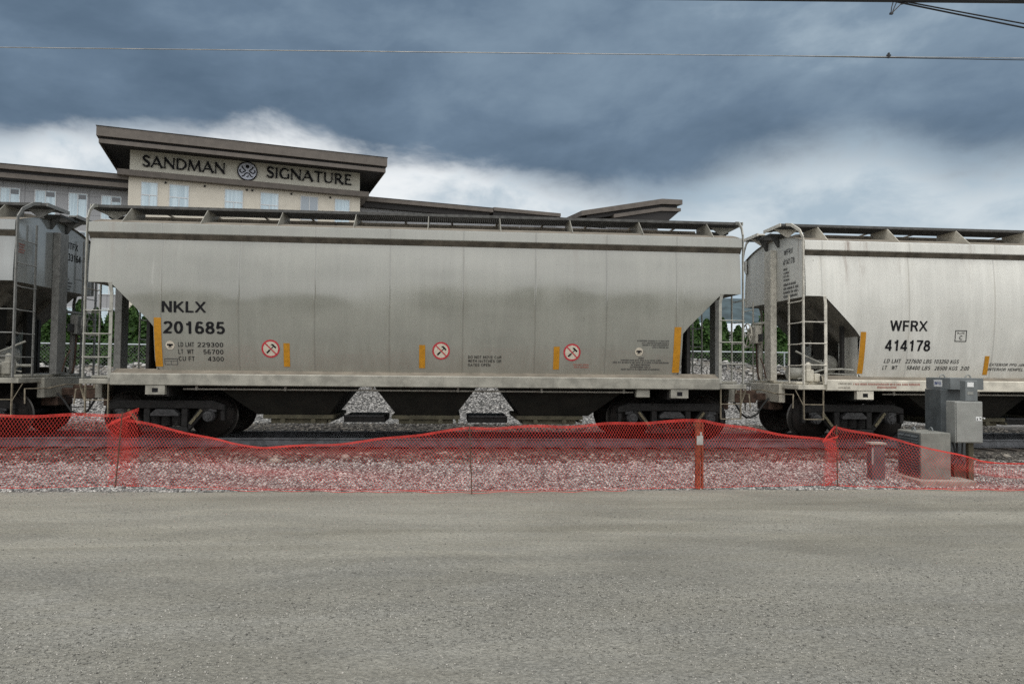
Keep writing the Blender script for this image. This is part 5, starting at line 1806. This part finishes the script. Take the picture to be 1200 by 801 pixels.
def utilities():
    # switchgear pillar with a wide overhanging cap
    g = empty('utility_pillar', (7.95, 13.0, 0.15))
    tag(g, 'dark grey steel pillar with a wide overhanging cap and small labels', 'utility cabinet', 'utility cabinets by the track')
    mb = MB(); mb.box(-0.30, 0.16, -0.05, 0.45, -0.1, 1.44); mb.build('column', M['cab_d'], g, bevel=0.008)
    mb = MB(); mb.box(-0.18, 0.41, -0.14, 0.62, 1.44, 1.65); mb.build('cap', M['cab_m'], g, bevel=0.008)
    for y in (0.12,):
        mb = MB()
        mb.box(-0.183, -0.181, y - 0.02, y + 0.24, 1.485, 1.61, 0)
        lb = mb.build('label_plate', M['label'], g)
        vs, fs = text_shape('INVU', 0.2)
        q = MB(); q.add([(-0.186, y + 0.21 - a * 0.19, 1.52 + b * 0.055) for a, b in vs], fs); q.build('label_print', M['blue'], lb)
    for x, y in ((-0.12, 0.2), (0.17, -0.08)):
        mb = MB()
        ring = [(x + 0.045 * math.cos(a), y, 1.65 + 0.055 * math.sin(a)) for a in [math.pi * i / 10 for i in range(11)]]
        mb.tube(ring, 0.013, 6)
        mb.build('lifting_eye', M['cab'], g, smooth=True)
    # meter cabinet on a post in front
    m = empty('meter_cabinet', (7.86, 12.45, 0.10))
    tag(m, 'light grey steel box on a post with a latch and warning label', 'utility cabinet', 'utility cabinets by the track')
    mb = MB(); mb.box(-0.30, 0.17, -0.06, 0.20, 0.60, 1.305); mb.build('body', M['cab'], m, bevel=0.01)
    mb = MB(); mb.box(-0.285, 0.155, -0.082, -0.062, 0.615, 1.29); d_ = mb.build('door', M['cab'], m, bevel=0.006)
    mb = MB(); mb.box(0.04, 0.135, -0.0845, -0.0825, 0.98, 1.05, 0)
    mb.face([(0.105, -0.0855, 0.99), (0.13, -0.0855, 1.015), (0.10, -0.0855, 1.045)], 1); mb.face([(0.05, -0.0855, 0.99), (0.075, -0.0855, 0.99), (0.062, -0.0855, 1.04)], 1)
    mb.build('warning_label', [M['label'], M['black']], d_)
    mb = MB(); mb.tube([(0.172, 0.0, 1.02), (0.21, 0.0, 1.02), (0.21, -0.05, 1.02)], 0.012, 6); mb.build('latch', M['label'], m)
    mb = MB(); mb.box(-0.08, 0.13, 0.0, 0.16, 1.307, 1.66); mb.build('conduit_box', M['cab_m'], m, bevel=0.01)
    mb = MB(); mb.box(-0.05, 0.06, -0.005, -0.002, 1.55, 1.63); mb.build('label_plate', M['label'], m)
    mb = MB(); mb.box(-0.05, 0.05, -0.005, -0.002, 1.42, 1.47); mb.build('label_plate', M['cab'], m)
    mb = MB(); mb.box(0.0, 0.09, 0.06, 0.15, -0.1, 0.6); mb.build('post', M['gate'], m, bevel=0.008)
    mb = MB()
    mb.tube([(-0.18, 0.1, 0.6), (-0.17, 0.1, 0.45), (-0.22, 0.1, 0.32), (-0.30, 0.12, 0.25), (-0.34, 0.2, -0.05)], 0.018, 7)
    mb.tube([(-0.08, 0.1, 0.6), (-0.10, 0.08, 0.4), (-0.20, 0.05, 0.22), (-0.1, 0.1, -0.05)], 0.014, 7)
    mb.tube([(-0.24, 0.12, 0.6), (-0.2, 0.1, 0.4), (-0.08, 0.08, 0.25), (-0.04, 0.1, -0.05)], 0.014, 7)
    mb.build('cable', M['rubber'], m, smooth=True)
    mb = MB(); mb.box(-0.26, -0.05, 0.05, 0.25, -0.1, 0.22); mb.build('junction_box', M['rust'], m)
    # louvred cabinet on the ground
    c = empty('louvred_cabinet', (7.08, 12.22, 0.09))
    tag(c, 'low grey louvred steel cabinet on a concrete pad beside the pillar', 'utility cabinet', 'utility cabinets by the track')
    mb = MB(); mb.box(-0.20, 0.30, 0.0, 0.74, 0.02, 0.79); mb.build('body', simple('weathered_grey_enamel', (0.20, 0.20, 0.18), 0.6, var=0.2, scale=4), c, bevel=0.012)
    lv = MB()
    lv.box(-0.212, -0.202, 0.04, 0.70, 0.05, 0.76)
    for i in range(14):
        z = 0.09 + i * 0.047
        for y0, y1 in ((0.07, 0.26), (0.29, 0.46), (0.49, 0.67)):
            lv.prism([(-0.213, z), (-0.235, z), (-0.213, z + 0.03)], y0, y1, 'xz')
    lv.build('louvre_panel', M['cab_d'], c)
    mb = MB()
    for x in (-0.1, 0.2):
        ring = [(x, 0.4 + 0.05 * math.cos(a), 0.79 + 0.06 * math.sin(a)) for a in [math.pi * i / 10 for i in range(11)]]
        mb.tube(ring, 0.012, 6)
    mb.build('lifting_eye', M['cab_m'], c, smooth=True)
    mb = MB(); mb.box(-0.32, 0.62, -0.18, 0.86, -0.12, 0.018); mb.build('concrete_pad', M['conc'], c, bevel=0.015)
    # little bollard box behind the net
    b = empty('cable_marker_box', (6.27, 12.45, 0.10))
    tag(b, 'small dark post box with a white lid behind the netting', 'marker post')
    mb = MB(); mb.box(-0.13, 0.10, -0.05, 0.12, -0.1, 0.54); mb.build('body', M['cab_d'], b, bevel=0.008)
    mb = MB(); mb.box(-0.15, 0.12, -0.07, 0.14, 0.55, 0.59); mb.build('lid', M['conc'], b, bevel=0.008)
    mb = MB(); mb.box(-0.13, -0.10, -0.054, -0.051, 0.22, 0.5); mb.build('label_plate', M['cab'], b)


utilities()


# ------------------------------------------------------------------ overhead cables along the road
def cable(name, label, pts, r, mat, extra=None):
    mb = MB()
    mb.tube(pts, r, 6)
    o = mb.build(name, mat, None, smooth=True)
    tag(o, label, 'cable')
    return o


M['cable'] = simple('black_cable_sheath', (0.012, 0.012, 0.014), 0.5)
M['bare'] = simple('bare_aluminium_wire', (0.34, 0.33, 0.31), 0.4, metal=0.5, var=0.3, scale=3)


def sag(x0, x1, y0, y1, z0, z1, s_, n=80):
    out = []
    for i in range(n + 1):
        t = i / n
        out.append((x0 + (x1 - x0) * t, y0 + (y1 - y0) * t, z0 + (z1 - z0) * t - s_ * 4 * t * (1 - t)))
    return out


cable('overhead_wire', 'thin pale bare wire spanning the whole sky in front of the clouds', sag(-60, 62, 14, 14, 8.25, 8.25, 0.2), 0.0085, M['bare'])
wire_b = cable('overhead_wire', 'thin dark wire lashed just under the pale wire on the right side', sag(5.2, 62, 14.02, 14.02, 8.06, 8.25, 0.16), 0.008, M['cable'])
mb = MB()
mb.box(7.305, 7.335, 13.98, 14.02, 8.03, 8.13)
mb.box(7.28, 7.36, 13.985, 14.015, 8.07, 8.095)
o = mb.build('wire_clamp', M['cable'], None)
tag(o, 'small black clamp on the pale overhead wire at the right', 'clamp')
bundle = sag(-60, 62, 12, 12, 8.42, 8.42, 0.28, 160)
o = cable('overhead_cable', 'thick black bundled cable along the very top edge', bundle, 0.034, M['cable'])
tw = MB()
tw.tube([(x, y + 0.03 * math.sin(x * 5), z + 0.012 + 0.03 * math.cos(x * 5)) for x, y, z in sag(-20, 30, 12, 12, 8.19, 8.19, 0.03, 400)], 0.018, 5)
tw.build('lashing_wire', M['cable'], o)
cable('service_drop', 'upper of two black service cables dropping from the bundle at the right', sag(6.45, 30, 12, 12.2, 8.14, 4.6, 0.15), 0.012, M['cable'])
cable('service_drop', 'lower of two black service cables dropping from the bundle at the right', sag(6.40, 30, 12.02, 12.1, 8.13, 4.1, 0.15), 0.014, M['cable'])
mb = MB()
mb.tube([(6.42, 12, 8.12), (6.38, 12, 8.03), (6.34, 12, 7.93)], 0.008, 6)
mb.tube([(6.36, 12, 8.12), (6.33, 12, 8.02), (6.32, 12, 7.92)], 0.008, 6)
mb.tube([(6.62, 12, 8.11), (6.48, 12, 8.07), (6.40, 12, 7.99), (6.33, 12, 7.92)], 0.010, 6)
mb.box(6.30, 6.35, 11.98, 12.02, 7.90, 7.93)
o = mb.build('cable_tail', M['cable'], None)
tag(o, 'short black cable tails hanging below the bundle near the right', 'cable')


# ------------------------------------------------------------------ trees across the road, behind the viewpoint: the car sides mirror them
def far_side_trees():
    root = empty('tree_row', (0, 0, 0))
    tag(root, 'row of leafy trees across the road that the glossy car sides mirror', 'trees', kind='stuff')
    cs, ns = [], []
    tr = MB()
    for k, (x, y, hh, rr) in enumerate(((-34, -24, 6.0, 4.0), (-25, -22, 5.4, 3.6), (-16, -23, 5.6, 3.8), (-8, -21, 5.2, 3.4), (1, -20, 8.6, 4.2), (8.5, -21, 9.2, 4.5), (16, -20, 8.0, 4.2), (24, -22, 7.4, 4.2), (33, -23, 8.0, 4.4), (43, -24, 7.0, 4.2))):
        tr.tube([(x, y, -0.1), (x + 0.1, y, hh * 0.4), (x, y + 0.1, hh * 0.8)], [0.25, 0.18, 0.06], 8)
        n = 2600
        th = rng.uniform(0, 6.283, n); ph = np.arccos(rng.uniform(-1, 1, n))
        rad = rr * (0.8 + 0.2 * np.sin(th * 3 + k) * np.sin(ph * 4)) * rng.uniform(0.5, 1, n) ** 0.4
        d = np.stack([np.sin(ph) * np.cos(th), np.sin(ph) * np.sin(th), np.cos(ph)], 1)
        c = d * rad[:, None] * np.array([1, 0.8, hh * 0.46 / rr]) + np.array([x, y, hh * 0.54])
        cs.append(c); ns.append(d)
    leaf_cloud(np.concatenate(cs), np.concatenate(ns), 0.62, M['leaf'], 'crown', root)
    tr.build('trunk', M['bark'], root)


far_side_trees()
